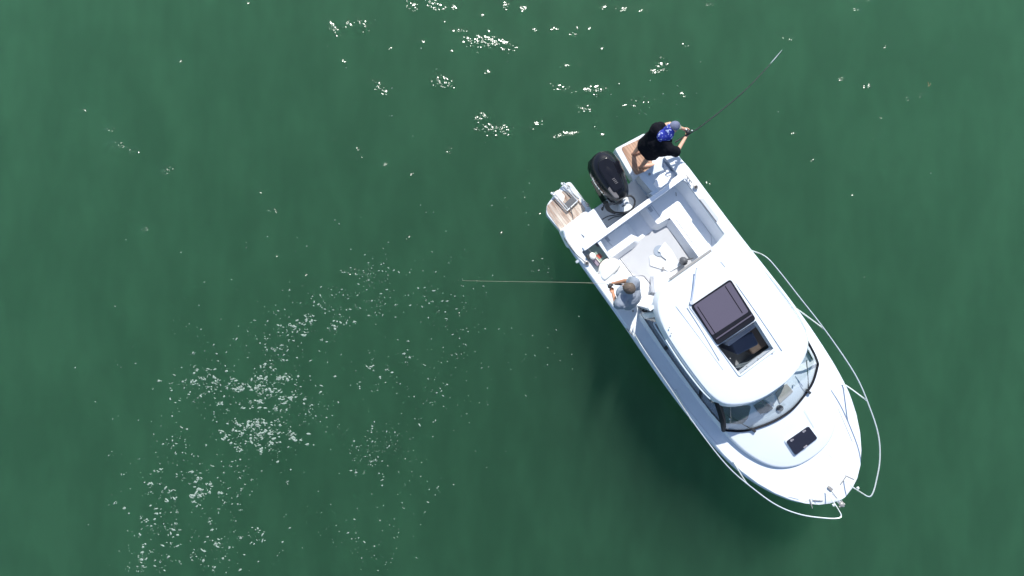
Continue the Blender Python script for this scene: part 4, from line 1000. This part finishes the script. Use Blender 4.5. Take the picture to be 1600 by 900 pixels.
# rods
def rod(label, pts, radii, m1, reel_at, mtx):
    loc = Vector(pts[0]); t = thing("fishing_rod", label, "fishing rod", Matrix.Translation(loc))
    m4 = Matrix.Translation(-loc)
    obj("blank", T(pts, radii, 6, 6), m1, t, M4=m4)
    d = (Vector(pts[1]) - Vector(pts[0])).normalized()
    obj("grip", T([Vector(pts[0]) - d * .25, Vector(pts[0]) + d * .06], .014, 8, 0), M['black'], t, M4=m4)
    bm = bmesh.new(); c = Vector(reel_at)
    ell(bm, c, (.045, .032, .03), Matrix.Rotation(.7, 4, 'Z'), 12); tube(bm, [c + Vector((-.05, .03, 0)), c, c + Vector((.03, .03, .02))], .009, 6, 2)
    rl = obj("reel", bm, M['black'], t, M4=m4)
    bm = bmesh.new(); ell(bm, c + Vector((-.035, .035, .02)), (.022, .016, .016), seg=8); ell(bm, c + Vector((.065, .02, .01)), (.018, .014, .014), seg=8); obj("reel_spool", bm, M['steel'], rl, M4=Matrix.Identity(4) @ m4)
    cp_ = catmull(pts, 8)
    for k in (.32, .5, .66, .8, .92):
        q = cp_[int(k * (len(cp_) - 1))]; bm = bmesh.new(); ell(bm, q + Vector((0, 0, .012)), (.008, .008, .012), seg=8); obj("line_guide", bm, m1, t, M4=m4)
    return t
pts = [wp(1075, 210, 1.50), wp(1093, 199, 1.56), wp(1131, 169.5, 1.68), wp(1168, 137.5, 1.78), wp(1204, 100, 1.83)]
tR = rod("dark fishing rod held out over the water by the man in black", pts, [.010, .010, .009, .0075, .006], M['black'], wp(1075, 206, 1.54), None)
obj('rod_tip_glint', T([wp(1204, 99, 1.83), wp(1212, 90, 1.83), wp(1222, 78, 1.82)], [.004, .006, .002], 6, 4), M['seam'], tR, M4=Matrix.Translation(-wp(1075, 210, 1.50)))  # sun glint on the tip put into a paler end piece
pts = [wp(957, 444, 1.42), wp(930, 442.5, 1.39), wp(880, 441, 1.28), wp(800, 440, 1.25), wp(722, 438.5, 1.2)]
rod("thin pale fishing rod pointing out from the man in grey", pts, [.0036, .0032, .0026, .0022, .0018], mat('pale_blank', (.26, .25, .19), .5), wp(953, 447, 1.43), None)
# a few floating leaves
bm = bmesh.new(); c = wp(1450, 131, 0); rl_ = random.Random(3)
for i in range(5):
    a = rl_.random() * 6; q = c + Vector((rl_.uniform(-.04, .04), rl_.uniform(-.05, .05), .008)); dd = Vector((math.cos(a), math.sin(a), 0)) * .03; nn = Vector((-dd.y, dd.x, 0)) * .3
    bm.faces.new([bm.verts.new(q + v) for v in (-dd, nn + Vector((0, 0, .004)), dd, -nn)])
lf = obj("seaweed", bm, mat("olive_weed", (.10, .11, .05), .8), M4=Matrix.Translation(-c)); lf.location = c; lf['label'] = "small olive scrap of weed afloat at the right"; lf['category'] = "seaweed"

# ------------------------------------------------------------ every countable piece an object of its own
SPLIT = "bench_seam floor_seam filler_cap rail_foot bench_latch deck_fitting step_louvre deck_seam dash_switch hatch_rib roof_rail roof_crease roof_screw trunk_crease foredeck_crease table_leg antenna_base hatch_hinge reel_spool eye mount_slot ladder_foot aft_bulkhead".split()
for o in list(COL.objects):
    if o.type != 'MESH' or o.name.split('.')[0] not in SPLIT: continue
    bm = bmesh.new(); bm.from_mesh(o.data); bm.verts.ensure_lookup_table(); seen = {}; comp = 0
    for v in bm.verts:
        if v.index in seen: continue
        st_ = [v]; seen[v.index] = comp
        while st_:
            w = st_.pop()
            for e in w.link_edges:
                x = e.other_vert(w)
                if x.index not in seen: seen[x.index] = comp; st_.append(x)
        comp += 1
    if comp > 1:
        for c in range(comp):
            b2 = bm.copy(); b2.verts.ensure_lookup_table()
            bmesh.ops.delete(b2, geom=[v for v in b2.verts if seen[v.index] != c], context='VERTS')
            if c == 0: first = b2; continue
            m_ = bpy.data.meshes.new(o.data.name); b2.to_mesh(m_); b2.free()
            for q in o.data.materials: m_.materials.append(q)
            n_ = o.copy(); n_.data = m_; COL.objects.link(n_)
        first.to_mesh(o.data); first.free()
    bm.free()
